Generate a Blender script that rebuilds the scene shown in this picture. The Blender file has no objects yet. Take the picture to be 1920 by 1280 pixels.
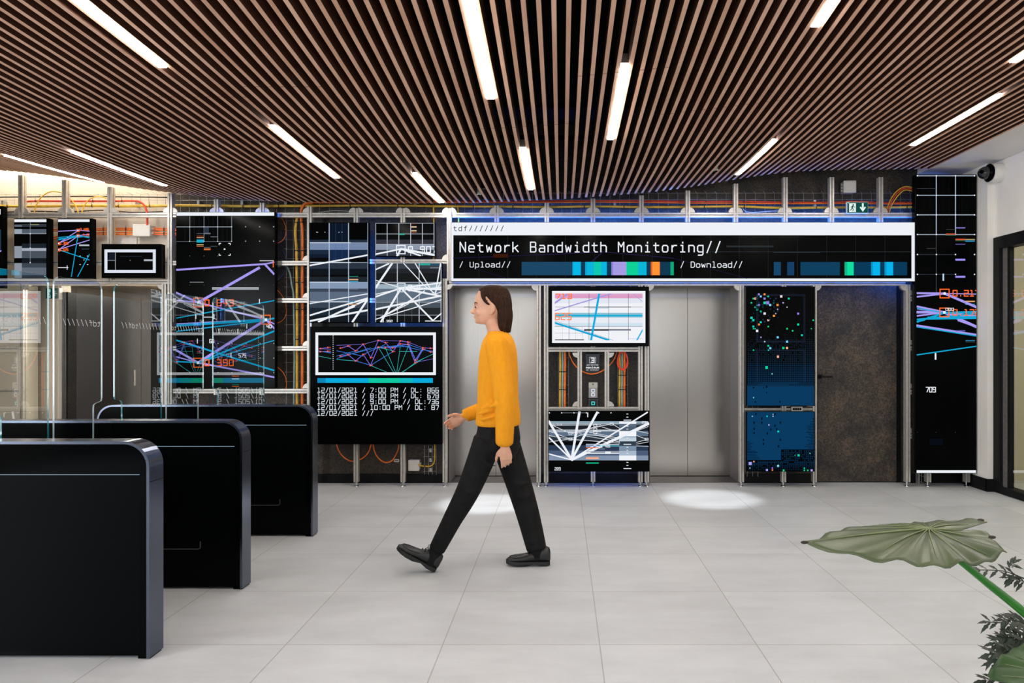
import bpy, math, random
from mathutils import Vector, Matrix
random.seed(7)
C = bpy.context.scene.collection
SC = bpy.context.scene

# ------------------------------------------------------------------ camera
# level camera, one-point perspective; image frame 1920x1280, F in pixels
F, CX, CY, H = 1332.0, 1053.0, 655.0, 1.41
cam = bpy.data.cameras.new('camera')
cam.sensor_fit = 'HORIZONTAL'; cam.sensor_width = 36.0
cam.lens = F / 1920.0 * 36.0
cam.shift_x = (960.0 - CX) / 1920.0
cam.shift_y = (CY - 640.0) / 1920.0
cam.clip_start = 0.05; cam.clip_end = 80
camo = bpy.data.objects.new('camera', cam); C.objects.link(camo)
camo.location = (0, 0, H); camo.rotation_euler = (math.pi / 2, 0, 0)
SC.camera = camo

# ------------------------------------------------------------------ world, exposure
w = bpy.data.worlds.new('daylight'); SC.world = w; w.use_nodes = True
w.node_tree.nodes['Background'].inputs[0].default_value = (0.86, 0.93, 1.0, 1)
w.node_tree.nodes['Background'].inputs[1].default_value = 0.5
SC.view_settings.view_transform = 'Standard'
SC.view_settings.look = 'None'
SC.view_settings.exposure = 0.0
SC.view_settings.gamma = 1.0
try: SC.view_settings.use_curve_mapping = False
except Exception: pass
try:
    SC.cycles.max_bounces = 10; SC.cycles.transparent_max_bounces = 24
    SC.cycles.sample_clamp_indirect = 6.0
    SC.cycles.use_denoising = True
except Exception: pass
LED_STRENGTH = 68.0          # luminous face of the ceiling strips
COVE_WATTS = 26.0

def area_lamp(name, loc, rot, sx, sy, watts, col=(1, 1, 1)):
    l = bpy.data.lights.new(name, 'AREA'); l.shape = 'RECTANGLE'; l.size = sx; l.size_y = sy
    l.energy = watts; l.color = col
    o = bpy.data.objects.new(name, l); C.objects.link(o); o.location = loc; o.rotation_euler = rot
    return o
# daylight of the glazed street front behind the viewer
area_lamp('street_front_daylight', (-0.5, -2.95, 1.86), (math.radians(90), 0, 0), 7.0, 2.1, 75, (0.90, 0.95, 1.0))
# fill lamp added to brighten the white side wall, before an invented window
area_lamp('side_wall_fill', (-6.55, -0.9, 1.75), (0, math.radians(-90), 0), 2.2, 3.2, 350, (0.90, 0.95, 1.0))
# warm cove along the pale wall above the slats' end
area_lamp('cove_lamp', (-5.15, 7.30, 3.52), (math.radians(38), 0, 0), 2.2, 0.06, COVE_WATTS, (1.0, 0.86, 0.66))

# ------------------------------------------------------------------ helpers
def P(px, py, Y):
    return Vector(((px - CX) * Y / F, Y, H - (py - CY) * Y / F))
def PX(px, Y): return (px - CX) * Y / F
def PZ(py, Y): return H - (py - CY) * Y / F
def lin(c):
    return tuple((x / 12.92 if x <= 0.04045 else ((x + 0.055) / 1.055) ** 2.4) for x in c)
def hexc(h):
    h = h.lstrip('#'); return lin(tuple(int(h[i:i + 2], 16) / 255 for i in (0, 2, 4)))

MATS = {}
def principled(name, col, rough=0.5, metal=0.0, spec=0.5, **kw):
    if name in MATS: return MATS[name]
    m = bpy.data.materials.new(name); m.use_nodes = True
    b = m.node_tree.nodes['Principled BSDF']
    b.inputs['Base Color'].default_value = (*col, 1)
    b.inputs['Roughness'].default_value = rough
    b.inputs['Metallic'].default_value = metal
    b.inputs['Specular IOR Level'].default_value = spec
    for k, v in kw.items(): b.inputs[k.replace('_', ' ')].default_value = v
    MATS[name] = m; return m
def nodes(m): return m.node_tree.nodes, m.node_tree.links, m.node_tree.nodes['Principled BSDF']
def noisy(name, c1, c2, scale=8.0, rough=0.5, metal=0.0, spec=0.5, bump=0.0, detail=6.0, stretch=(1, 1, 1), lo=0.35, hi=0.65, bscale=None):
    if name in MATS: return MATS[name]
    m = principled(name, c1, rough, metal, spec); N, L, b = nodes(m)
    tc = N.new('ShaderNodeTexCoord'); mp = N.new('ShaderNodeMapping'); mp.inputs['Scale'].default_value = stretch
    nz = N.new('ShaderNodeTexNoise'); nz.inputs['Scale'].default_value = scale; nz.inputs['Detail'].default_value = detail
    cr = N.new('ShaderNodeValToRGB'); cr.color_ramp.elements[0].position = lo; cr.color_ramp.elements[1].position = hi
    cr.color_ramp.elements[0].color = (*c1, 1); cr.color_ramp.elements[1].color = (*c2, 1)
    L.new(tc.outputs['Object'], mp.inputs[0]); L.new(mp.outputs[0], nz.inputs['Vector'])
    L.new(nz.outputs['Fac'], cr.inputs[0]); L.new(cr.outputs[0], b.inputs['Base Color'])
    if bump:
        bp = N.new('ShaderNodeBump'); bp.inputs['Strength'].default_value = bump; bp.inputs['Distance'].default_value = 0.01
        if bscale:
            n2 = N.new('ShaderNodeTexNoise'); n2.inputs['Scale'].default_value = bscale; n2.inputs['Detail'].default_value = 3
            L.new(mp.outputs[0], n2.inputs['Vector']); L.new(n2.outputs['Fac'], bp.inputs['Height'])
        else: L.new(nz.outputs['Fac'], bp.inputs['Height'])
        L.new(bp.outputs[0], b.inputs['Normal'])
    return m
def emit(name, col, strength=1.0):
    if name in MATS: return MATS[name]
    m = bpy.data.materials.new(name); m.use_nodes = True
    N, L = m.node_tree.nodes, m.node_tree.links
    for n in list(N): N.remove(n)
    o = N.new('ShaderNodeOutputMaterial'); e = N.new('ShaderNodeEmission')
    e.inputs[0].default_value = (*col, 1); e.inputs[1].default_value = strength
    L.new(e.outputs[0], o.inputs[0]); MATS[name] = m; return m
def pixel(h, k=1.0):            # a lit screen colour
    return emit('screen_light_' + h.strip('#') + ('' if k == 1 else '_%03d' % int(k * 100)), hexc(h), k)

class MB:
    """collects shapes (world coordinates) and links them as ONE mesh object"""
    def __init__(s): s.v = []; s.f = []; s.m = []; s.sm = []; s.mats = []
    def mi(s, mat):
        if mat not in s.mats: s.mats.append(mat)
        return s.mats.index(mat)
    def add(s, vs, fs, mat, smooth=False):
        b = len(s.v); s.v += [tuple(v) for v in vs]; i = s.mi(mat)
        for f in fs: s.f.append([b + k for k in f]); s.m.append(i); s.sm.append(smooth)
    def box(s, x0, x1, y0, y1, z0, z1, mat):
        if x0 > x1: x0, x1 = x1, x0
        if y0 > y1: y0, y1 = y1, y0
        if z0 > z1: z0, z1 = z1, z0
        vs = [(x, y, z) for z in (z0, z1) for y in (y0, y1) for x in (x0, x1)]
        s.add(vs, [(0, 2, 3, 1), (4, 5, 7, 6), (0, 1, 5, 4), (2, 6, 7, 3), (0, 4, 6, 2), (1, 3, 7, 5)], mat)
    def prism(s, poly, a, b, axis, mat, smooth=False):
        """poly: 2D outline; axis 'x': poly=(y,z), 'y': (x,z), 'z': (x,y)"""
        def pt(p, t): return {'x': (t, p[0], p[1]), 'y': (p[0], t, p[1]), 'z': (p[0], p[1], t)}[axis]
        n = len(poly); vs = [pt(p, a) for p in poly] + [pt(p, b) for p in poly]
        area = sum(poly[i][0] * poly[(i + 1) % n][1] - poly[(i + 1) % n][0] * poly[i][1] for i in range(n))
        flip = (area > 0) != (axis == 'y')
        if b < a: flip = not flip
        side = [(i, (i + 1) % n, n + (i + 1) % n, n + i) for i in range(n)]
        caps = [tuple(range(n))[::-1], tuple(range(n, 2 * n))]
        if not flip: side = [f[::-1] for f in side]; caps = [c[::-1] for c in caps]
        s.add(vs, side, mat, smooth); s.add(vs, caps, mat)
    def tube(s, pts, r, mat, n=8, caps=True, smooth=True):
        pts = [Vector(p) for p in pts]; rs = r if isinstance(r, (list, tuple)) else [r] * len(pts)
        vs = []; up = None
        for i, p in enumerate(pts):
            t = (pts[min(i + 1, len(pts) - 1)] - pts[max(i - 1, 0)])
            t = t.normalized() if t.length > 1e-9 else Vector((0, 0, 1))
            if up is None:
                up = t.cross(Vector((0, 0, 1)))
                if up.length < .1: up = t.cross(Vector((0, 1, 0)))
                up.normalize()
            up = (up - t * up.dot(t)).normalized(); sd = t.cross(up)
            for k in range(n):
                a = 2 * math.pi * k / n
                vs.append(p + (up * math.cos(a) + sd * math.sin(a)) * rs[i])
        fs = [(i * n + k, i * n + (k + 1) % n, (i + 1) * n + (k + 1) % n, (i + 1) * n + k) for i in range(len(pts) - 1) for k in range(n)]
        s.add(vs, fs, mat, smooth)
        if caps:
            m = (len(pts) - 1) * n
            s.add(vs[:n], [tuple(range(n))[::-1]], mat); s.add(vs[m:], [tuple(range(n))], mat)
    def loft(s, rings, mat, smooth=True):
        n = len(rings[0]); vs = [v for r in rings for v in r]
        fs = [(i * n + k, i * n + (k + 1) % n, (i + 1) * n + (k + 1) % n, (i + 1) * n + k) for i in range(len(rings) - 1) for k in range(n)]
        m = (len(rings) - 1) * n
        s.add(vs, fs + [tuple(range(n))[::-1], tuple(range(m, m + n))], mat, smooth)
    def ball(s, c, rx, ry, rz, mat, n=12, m=8, rot=None):
        vs = []
        for i in range(m + 1):
            a = math.pi * i / m
            for k in range(n):
                b = 2 * math.pi * k / n
                v = Vector((rx * math.sin(a) * math.cos(b), ry * math.sin(a) * math.sin(b), rz * math.cos(a)))
                if rot: v = rot @ v
                vs.append(Vector(c) + v)
        fs = [(i * n + k, (i + 1) * n + k, (i + 1) * n + (k + 1) % n, i * n + (k + 1) % n) for i in range(m) for k in range(n)]
        s.add(vs, fs, mat, True)
    def quad(s, a, b, c, d, mat): s.add([a, b, c, d], [(0, 1, 2, 3)], mat)
    def build(s, name, parent=None, loc=None, bevel=0, merge=False):
        me = bpy.data.meshes.new(name)
        if loc is None:
            if parent is not None: loc = ROOT[parent]
            else:
                xs = [v[0] for v in s.v]; ys = [v[1] for v in s.v]; zs = [v[2] for v in s.v]
                loc = Vector(((min(xs) + max(xs)) / 2, (min(ys) + max(ys)) / 2, min(zs)))
        loc = Vector(loc)
        me.from_pydata([Vector(v) - loc for v in s.v], [], s.f)
        for m in s.mats: me.materials.append(m)
        me.polygons.foreach_set('material_index', s.m)
        me.polygons.foreach_set('use_smooth', s.sm)
        if merge:
            import bmesh
            bm = bmesh.new(); bm.from_mesh(me); bmesh.ops.remove_doubles(bm, verts=bm.verts, dist=1e-5)
            bmesh.ops.recalc_face_normals(bm, faces=bm.faces); bm.to_mesh(me); bm.free()
        me.update()
        o = bpy.data.objects.new(name, me); C.objects.link(o)
        if parent is not None: o.parent = parent
        else: o.location = loc
        ROOT[o] = loc
        if bevel:
            bv = o.modifiers.new('edge', 'BEVEL'); bv.width = bevel; bv.segments = 2; bv.limit_method = 'ANGLE'; bv.angle_limit = math.radians(40)
        return o
ROOT = {}
def tag(o, label=None, cat=None, group=None, kind=None):
    if label: o['label'] = label
    if cat: o['category'] = cat
    if group: o['group'] = group
    if kind: o['kind'] = kind
    return o
def thing(name, loc, label, cat, group=None, kind=None):
    o = bpy.data.objects.new(name, None); C.objects.link(o); o.location = loc; o.empty_display_size = .1
    ROOT[o] = Vector(loc); return tag(o, label, cat, group, kind)
def arc(c, r, a0, a1, n, plane='xz'):
    out = []
    for i in range(n + 1):
        a = math.radians(a0 + (a1 - a0) * i / n)
        out.append((c[0] + r * math.cos(a), c[1] + r * math.sin(a)))
    return out
def rounded(x0, x1, z0, z1, rs, n=6):
    """outline with corner radii (bl, br, tr, tl)"""
    bl, br, tr, tl = rs; o = []
    def c(cx, cz, r, a):
        return [(cx, cz)] if r <= 0 else arc((cx, cz), r, a, a + 90, n)
    o += c(x0 + bl, z0 + bl, bl, 180) + c(x1 - br, z0 + br, br, 270) + c(x1 - tr, z1 - tr, tr, 0) + c(x0 + tl, z1 - tl, tl, 90)
    return o
def spline(pts, n=6):
    pts = [Vector(p) for p in pts]; out = []
    for i in range(len(pts) - 1):
        p0 = pts[max(i - 1, 0)]; p1 = pts[i]; p2 = pts[i + 1]; p3 = pts[min(i + 2, len(pts) - 1)]
        for k in range(n):
            t = k / n
            out.append(0.5 * ((2 * p1) + (p2 - p0) * t + (2 * p0 - 5 * p1 + 4 * p2 - p3) * t * t + (3 * p1 - p0 - 3 * p2 + p3) * t ** 3))
    out.append(pts[-1]); return out

# ------------------------------------------------------------------ materials
def floor_material():
    m = principled('floor_tile', (0.5, 0.49, 0.47), 0.34, 0, 0.5); N, L, b = nodes(m)
    tc = N.new('ShaderNodeTexCoord'); mp = N.new('ShaderNodeMapping'); mp.inputs['Location'].default_value = (-0.182, -0.396, 0)
    br = N.new('ShaderNodeTexBrick'); br.offset = 0.0; br.squash = 1.0
    for k, v in (('Scale', 1.0), ('Mortar Size', 0.0028), ('Mortar Smooth', 0.1), ('Bias', 0.0), ('Brick Width', 0.75), ('Row Height', 0.75)): br.inputs[k].default_value = v
    br.inputs['Color1'].default_value = (0.585, 0.605, 0.625, 1); br.inputs['Color2'].default_value = (0.54, 0.558, 0.575, 1); br.inputs['Mortar'].default_value = (0.35, 0.345, 0.335, 1)
    nz = N.new('ShaderNodeTexNoise'); nz.inputs['Scale'].default_value = 1.6; nz.inputs['Detail'].default_value = 9; nz.inputs['Roughness'].default_value = .65
    mp2 = N.new('ShaderNodeMapping'); mp2.inputs['Scale'].default_value = (1.0, 2.6, 1)
    cr = N.new('ShaderNodeValToRGB'); cr.color_ramp.elements[0].position = .3; cr.color_ramp.elements[1].position = .7
    cr.color_ramp.elements[0].color = (.86, .86, .86, 1); cr.color_ramp.elements[1].color = (1.06, 1.06, 1.06, 1)
    mx = N.new('ShaderNodeMixRGB'); mx.blend_type = 'MULTIPLY'; mx.inputs[0].default_value = 1
    L.new(tc.outputs['Object'], mp.inputs[0]); L.new(mp.outputs[0], br.inputs['Vector'])
    L.new(tc.outputs['Object'], mp2.inputs[0]); L.new(mp2.outputs[0], nz.inputs['Vector']); L.new(nz.outputs['Fac'], cr.inputs[0])
    L.new(br.outputs['Color'], mx.inputs[1]); L.new(cr.outputs[0], mx.inputs[2]); L.new(mx.outputs[0], b.inputs['Base Color'])
    r = N.new('ShaderNodeMapRange'); r.inputs['To Min'].default_value = .30; r.inputs['To Max'].default_value = .46
    L.new(nz.outputs['Fac'], r.inputs['Value']); L.new(r.outputs[0], b.inputs['Roughness'])
    return m
def concrete_material(name='dark_concrete', k=1.0, tint=(1, 1, 1)):
    m = principled(name, (0.03, 0.028, 0.026), 0.55, 0, 0.4); N, L, b = nodes(m)
    tc = N.new('ShaderNodeTexCoord')
    n1 = N.new('ShaderNodeTexNoise'); n1.inputs['Scale'].default_value = 2.6; n1.inputs['Detail'].default_value = 10; n1.inputs['Roughness'].default_value = .7
    n2 = N.new('ShaderNodeTexNoise'); n2.inputs['Scale'].default_value = 55; n2.inputs['Detail'].default_value = 6; n2.inputs['Roughness'].default_value = .8
    c1 = N.new('ShaderNodeValToRGB'); e = c1.color_ramp.elements; e[0].position = .38; e[1].position = .68
    e[0].color = (.030 * k, .030 * k, .031 * k, 1); e[1].color = (.15 * k * tint[0], .104 * k * tint[1], .070 * k * tint[2], 1)
    c2 = N.new('ShaderNodeValToRGB'); e = c2.color_ramp.elements; e[0].position = .42; e[1].position = .66
    e[0].color = (.42, .42, .42, 1); e[1].color = (2.0, 1.9, 1.8, 1)
    mx = N.new('ShaderNodeMixRGB'); mx.blend_type = 'MULTIPLY'; mx.inputs[0].default_value = 1
    for n in (n1, n2): L.new(tc.outputs['Object'], n.inputs['Vector'])
    L.new(n1.outputs['Fac'], c1.inputs[0]); L.new(n2.outputs['Fac'], c2.inputs[0])
    L.new(c1.outputs[0], mx.inputs[1]); L.new(c2.outputs[0], mx.inputs[2]); L.new(mx.outputs[0], b.inputs['Base Color'])
    bp = N.new('ShaderNodeBump'); bp.inputs['Strength'].default_value = .25; bp.inputs['Distance'].default_value = .004
    L.new(n2.outputs['Fac'], bp.inputs['Height']); L.new(bp.outputs[0], b.inputs['Normal'])
    return m
def slat_material():
    m = principled('slat_wood', (0.3, 0.17, 0.1), 0.5, 0, 0.3); N, L, b = nodes(m)
    tc = N.new('ShaderNodeTexCoord'); mp = N.new('ShaderNodeMapping'); mp.inputs['Scale'].default_value = (14.13, 1.2, 9)
    nz = N.new('ShaderNodeTexNoise'); nz.inputs['Scale'].default_value = 1.0; nz.inputs['Detail'].default_value = 8
    cr = N.new('ShaderNodeValToRGB'); e = cr.color_ramp.elements; e[0].position = .32; e[1].position = .7
    e[0].color = (.52, .285, .185, 1); e[1].color = (.74, .47, .34, 1)
    L.new(tc.outputs['Object'], mp.inputs[0]); L.new(mp.outputs[0], nz.inputs['Vector']); L.new(nz.outputs['Fac'], cr.inputs[0]); L.new(cr.outputs[0], b.inputs['Base Color'])
    return m
def steel_material():
    m = principled('brushed_steel', (0.46, 0.43, 0.395), 0.24, 1.0); N, L, b = nodes(m)
    tc = N.new('ShaderNodeTexCoord'); mp = N.new('ShaderNodeMapping'); mp.inputs['Scale'].default_value = (240, 240, 1.2)
    nz = N.new('ShaderNodeTexNoise'); nz.inputs['Scale'].default_value = 1; nz.inputs['Detail'].default_value = 3
    r = N.new('ShaderNodeMapRange'); r.inputs['To Min'].default_value = .20; r.inputs['To Max'].default_value = .29
    L.new(tc.outputs['Object'], mp.inputs[0]); L.new(mp.outputs[0], nz.inputs['Vector']); L.new(nz.outputs['Fac'], r.inputs['Value']); L.new(r.outputs[0], b.inputs['Roughness'])
    return m
def glass_material(name, tint=(0.93, 0.98, 0.97), ior=1.5, coat=1.0):
    m = bpy.data.materials.new(name); m.use_nodes = True; N, L = m.node_tree.nodes, m.node_tree.links
    for n in list(N): N.remove(n)
    o = N.new('ShaderNodeOutputMaterial'); t = N.new('ShaderNodeBsdfTransparent'); t.inputs[0].default_value = (*tint, 1)
    g = N.new('ShaderNodeBsdfGlossy'); g.inputs['Roughness'].default_value = 0.0; g.inputs[0].default_value = (coat, coat, coat, 1)
    fr = N.new('ShaderNodeFresnel'); fr.inputs['IOR'].default_value = ior
    ge = N.new('ShaderNodeNewGeometry'); su = N.new('ShaderNodeMath'); su.operation = 'SUBTRACT'; su.inputs[0].default_value = 1
    ml = N.new('ShaderNodeMath'); ml.operation = 'MULTIPLY'; L.new(ge.outputs['Backfacing'], su.inputs[1]); L.new(su.outputs[0], ml.inputs[0]); L.new(fr.outputs[0], ml.inputs[1])
    mx = N.new('ShaderNodeMixShader'); L.new(ml.outputs[0], mx.inputs[0]); L.new(t.outputs[0], mx.inputs[1]); L.new(g.outputs[0], mx.inputs[2]); L.new(mx.outputs[0], o.inputs[0])
    return m
M = {}
M['floor'] = floor_material()
M['concrete'] = concrete_material('dark_concrete', .50, (.85, .95, 1.0))
M['door_concrete'] = concrete_material('door_concrete', .72, (.92, 1, 1.05))
M['slat'] = slat_material()
M['steel'] = steel_material()
M['white'] = noisy('white_paint', (.76, .73, .69), (.80, .77, .73), 3, .6)
M['beige'] = noisy('beige_wall', (.62, .55, .46), (.67, .60, .50), 2.5, .6)
M['black'] = noisy('black_paint', (.004, .004, .0045), (.008, .008, .009), 6, .5, spec=.15)
M['void'] = noisy('black_soffit', (.004, .004, .005), (.008, .008, .009), 4, .9, spec=.1)
M['alu'] = noisy('anodised_aluminium', (.50, .475, .44), (.59, .565, .52), 30, .36, metal=.55)
M['alu_dark'] = noisy('slot_shadow_aluminium', (.20, .19, .18), (.26, .25, .23), 30, .5, metal=.6)  # dark aluminium; also the strip painting shade into the profile slots
M['zinc'] = noisy('zinc_wire', (.45, .45, .45), (.55, .55, .55), 20, .4, metal=.8)
M['gate_panel'] = principled('gate_recessed_panel', (.0012, .0016, .002), .28, 0, .04)
M['slat_side'] = noisy('slat_shaded_side', (.055, .020, .011), (.095, .038, .022), 1.0, .6, spec=.2, stretch=(14, 1.2, 9))  # darker copy of the slat wood, shade painted into the sides
M['gate_black'] = principled('gate_black_glass', (.0012, .0015, .0017), .10, 0, .05)
M['gate_edge'] = principled('gate_black_lacquer', (.13, .15, .20), .20, 1.0, .5)
M['bezel'] = principled('screen_black', (.0012, .0015, .0016), .16, 0, .03)
M['glass'] = glass_material('wing_glass', (.95, .985, .98), ior=3.4)
M['door_glass'] = glass_material('door_glass', (.82, .85, .80), 2.6)
M['glass_edge'] = principled('glass_edge_teal', (.02, .20, .24), .12, 0, .7, Transmission_Weight=.25)
M['glass_rim'] = principled('polished_glass_rim', (.30, .36, .38), .15, 0, .7)
M['etch'] = principled('etched_lettering', (.62, .64, .66), .5)
M['orange'] = noisy('orange_cable', (.85, .14, .008), (.95, .22, .02), 20, .4)
M['red'] = noisy('red_cable', (.65, .045, .015), (.80, .07, .02), 20, .4)
M['yellow'] = noisy('yellow_cable', (.66, .38, .03), (.80, .50, .06), 20, .4)
M['teal'] = noisy('grey_teal_cable', (.22, .36, .36), (.30, .45, .44), 20, .45)
M['cable_black'] = principled('black_cable', (.01, .01, .011), .5)
M['cable_blue'] = principled('blue_cable', (.01, .06, .22), .5)
M['plastic'] = noisy('white_plastic', (.66, .64, .60), (.72, .70, .66), 10, .45)
M['led'] = emit('led_diffuser', (1.0, .95, .89), LED_STRENGTH)
M['chrome'] = principled('chrome', (.75, .75, .75), .15, 1.0)
# ================================================================== the setting
YW = 7.52           # face of the back wall
YP = 7.30           # front of the aluminium framework
YS = 7.22           # faces of the screens
YD = 7.88           # lift doors
def struct(mb, name, parent=None, label=None, **kw):
    o = mb.build(name, parent, **kw)
    if parent is None: tag(o, label, None, None, 'structure')
    return o
b = MB(); b.box(-6.7, 7.2, -3.2, 12.2, -.08, 0, M['floor']); struct(b, 'floor', label='pale grey stone tile floor of the lobby', loc=(0, 0, 0))
E1 = (-1.190, -.262); E2 = (.930, 1.875); D3 = (2.705, 3.600); ZO = 2.10
b = MB()
for x0, x1 in ((-4.13, E1[0]), (E1[1], E2[0]), (E2[1], D3[0]), (D3[1], 4.30)): b.box(x0, x1, YW, YW + .30, 0, ZO, M['concrete'])
b.box(-4.13, 4.30, YW, YW + .30, ZO, 3.80, M['concrete']); b.box(-4.2, 4.3, 8.3, 8.4, 0, 3.8, M['void'])
struct(b, 'wall_back', label='dark mottled concrete wall behind the screens and lifts')
OPX = (-5.69, -4.20)
b = MB(); b.box(-6.6, OPX[0], YW, YW + .2, 0, ZO, M['beige']); b.box(OPX[1], -4.131, YW, YW + .3, 0, ZO, M['beige']); b.box(-6.6, -4.131, YW, YW + .2, ZO, 3.80, M['beige'])
struct(b, 'wall_back.001', label='cream painted wall around the corridor opening')
b = MB(); b.box(-6.72, -6.6, .75, 12.2, 0, 3.8, M['beige']); b.box(-6.72, -6.6, -3.2, .75, 0, .6, M['beige']); b.box(-6.72, -6.6, -3.2, .75, 2.9, 3.8, M['beige']); struct(b, 'wall_left', label='cream side wall past the turnstiles')  # opening near the street front made for the fill lamp
b = MB()  # window frame invented to surround the side wall fill lamp
for y in (-3.2, -1.95, -.65, .69): b.box(-6.71, -6.61, y, y + .06, .6, 2.9, M['black'])
for z in (.6, 2.84): b.box(-6.70, -6.62, -3.14, .69, z, z + .06, M['black'])
struct(b, 'added_window', label='unseen dark window frame added round the fill lamp')
# street front: mullions, head and a dark sill wall added to band the lift reflections
b = MB(); b.box(-6.6, 4.3, -3.2, -3.02, 0, .78, M['black']); b.box(-6.6, 4.3, -3.2, -3.02, 2.95, 3.8, M['white'])
for x in (-4.4, -2.2, 0, 2.2): b.box(x - .05, x + .05, -3.16, -3.04, .78, 2.95, M['black'])
struct(b, 'wall_front', label='unseen glazed street front, its dark sill wall added for the lift reflections')
# corridor behind the opening
stripes = noisy('cream_wall_reflected_streaks', (.54, .47, .38), (.64, .56, .46), 1.0, .6, stretch=(26, 3, .05), detail=2)  # vertical streaks painted in for the lift door's reflection
b = MB(); b.box(-6.6, -5.491, 7.80, 7.95, 0, 2.6, stripes); b.box(-6.6, -4.0, 11.4, 11.5, 0, 2.6, M['beige']); b.box(-4.12, -4.0, YW + .31, 11.4, 0, 2.6, M['beige'])
struct(b, 'wall_corridor', label='cream corridor walls beyond the opening')
b = MB(); b.box(-6.6, -4.0, YW + .2, 11.5, 2.27, 2.33, M['beige']); struct(b, 'ceiling_corridor', label='cream corridor ceiling beyond the opening')
b = MB(); b.box(-5.49, -5.42, 7.80, 11.3, 0, 2.04, principled('dark_partition', (.003, .0033, .004), .35, 0, .08)); b.box(-5.43, -5.415, 9.0, 9.03, .95, 1.15, M['alu_dark'])
struct(b, 'door_corridor', label='dark grey corridor partition door')
area_lamp('corridor_fill', (-4.8, 8.9, 2.24), (0, 0, 0), .8, 1.6, 120, (1.0, .90, .78))  # fill lamp added to brighten the corridor walls
# side wall on the far side, with the glazed door
XR = 4.30
b = MB(); b.box(XR, XR + .14, -3.2, 3.0, 0, 3.26, M['white']); b.box(XR, XR + .14, 3.0, 7.06, 2.52, 3.26, M['white']); b.box(4.232, XR + .14, 7.06, YW + .1, 0, 3.26, M['white'])
struct(b, 'wall_right', label='white side wall with the glazed door and corner pier')
b = MB(); b.box(XR - .535, XR + .2, -3.2, YW + .1, 3.262, 3.82, M['white']); struct(b, 'trim_1', label='white plaster soffit beside the slat ceiling')
b = MB(); b.box(4.214, 4.231, 7.045, YW - .002, 0, .125, M['black']); b.box(4.214, XR - .004, 7.04, 7.058, 0, .125, M['black']); struct(b, 'baseboard_right', label='black baseboard around the white pier')
b = MB()
for x0, x1 in ((-4.12, E1[0] - .03), (E1[1] + .03, E2[0] - .03), (E2[1] + .03, D3[0] - .02), (D3[1] + .03, 4.21)): b.box(x0, x1, YW - .018, YW - .001, 0, .095, M['black'])
struct(b, 'baseboard_back', label='black plinth along the concrete wall')
# glazed door
d = thing('window_1', (XR, 5.2, 0), 'black framed glass door in the white side wall', 'door', kind='structure')
b = MB(); x0, x1 = XR - .012, XR + .11
b.box(x0, x1, 6.955, 7.058, 0, 2.515, M['black']); b.box(x0, x1, 3.0, 6.955, 2.40, 2.515, M['black']); b.box(x0, x1, 3.0, 6.955, 0, .07, M['black']); b.box(x0, x1, 3.0, 3.1, .07, 2.40, M['black'])
b.box(XR + .02, XR + .05, 6.90, 6.955, .07, 2.40, M['alu_dark']); b.box(XR + .03, XR + .07, 6.86, 6.90, .07, 2.40, M['black'])
b.build('window_frame', d)
b = MB(); b.box(XR + .045, XR + .053, 3.1, 6.86, .07, 2.40, M['door_glass']); b.build('window_pane', d)
b = MB(); b.box(XR + .15, 7.0, 7.66, 7.76, 0, 3.2, M['beige']); b.box(6.9, 7.0, 2.5, 7.66, 0, 3.2, M['beige']); b.box(XR + .15, 7.0, 2.4, 2.5, 0, 3.2, M['beige']); b.box(XR + .15, 7.0, 2.4, 7.76, 3.2, 3.3, M['white'])
struct(b, 'wall_neighbour', label='beige walls of the room behind the glass door')
area_lamp('neighbour_room_fill', (5.6, 5.6, 3.15), (0, 0, 0), 1.0, 2.0, 60, (1, .93, .80))  # fill lamp added to light the room behind the glass

# ------------------------------------------------------------------ slat ceiling
def interp(t, x):
    if x <= t[0][0]: return t[0][1]
    for (a, va), (c, vc) in zip(t, t[1:]):
        if x <= c: return va + (vc - va) * (x - a) / (c - a)
    return t[-1][1]
ZN = [(-6.5, 3.12), (-5, 2.99), (-4, 2.93), (-2.2, 2.93), (-.4, 3.00), (.35, 3.06), (.95, 3.13), (1.3, 3.165), (2, 3.22), (3.7, 3.235)]
ZM = [(-6.5, 3.2), (-5.5, 3.10), (-4.5, 2.965), (-3.6, 2.885), (-2, 2.885), (-1.2, 2.85), (-.4, 2.87), (.35, 2.925), (1, 3.0), (1.7, 3.09), (2.4, 3.20), (3.7, 3.235)]
ZE = [(-6.5, 3.25), (-5.7, 3.23), (-5.15, 3.177), (-4.6, 3.087), (-3.9, 2.98), (-3.26, 2.925), (-2.56, 2.89), (-1.1, 2.885), (-.23, 2.918), (.52, 2.967), (1.15, 3.02), (1.6, 3.10), (2.04, 3.188), (2.42, 3.222), (3.7, 3.235)]
def sm(t, x): return sum(interp(t, x + d) for d in (-.4, -.2, 0, .2, .4)) / 5
def zc(x, y):
    a, m, e = sm(ZN, x), sm(ZM, x), sm(ZE, x)
    y = max(min(y, 7.3), 2.6)
    y0, y1, y2 = 3.3, 5.2, 7.2
    return a * (y - y1) * (y - y2) / ((y0 - y1) * (y0 - y2)) + m * (y - y0) * (y - y2) / ((y1 - y0) * (y1 - y2)) + e * (y - y0) * (y - y1) / ((y2 - y0) * (y2 - y1))
PITCH, X0, SW, SH, YE = .0708, -.178, .0235, .105, 7.19
b = MB(); b.box(-6.7, XR - .53, -3.2, YW + .3, 3.80, 3.9, M['void']); ceil = struct(b, 'ceiling', label='black soffit carrying the wavy wooden slats')
rs = random.Random(3)
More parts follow.
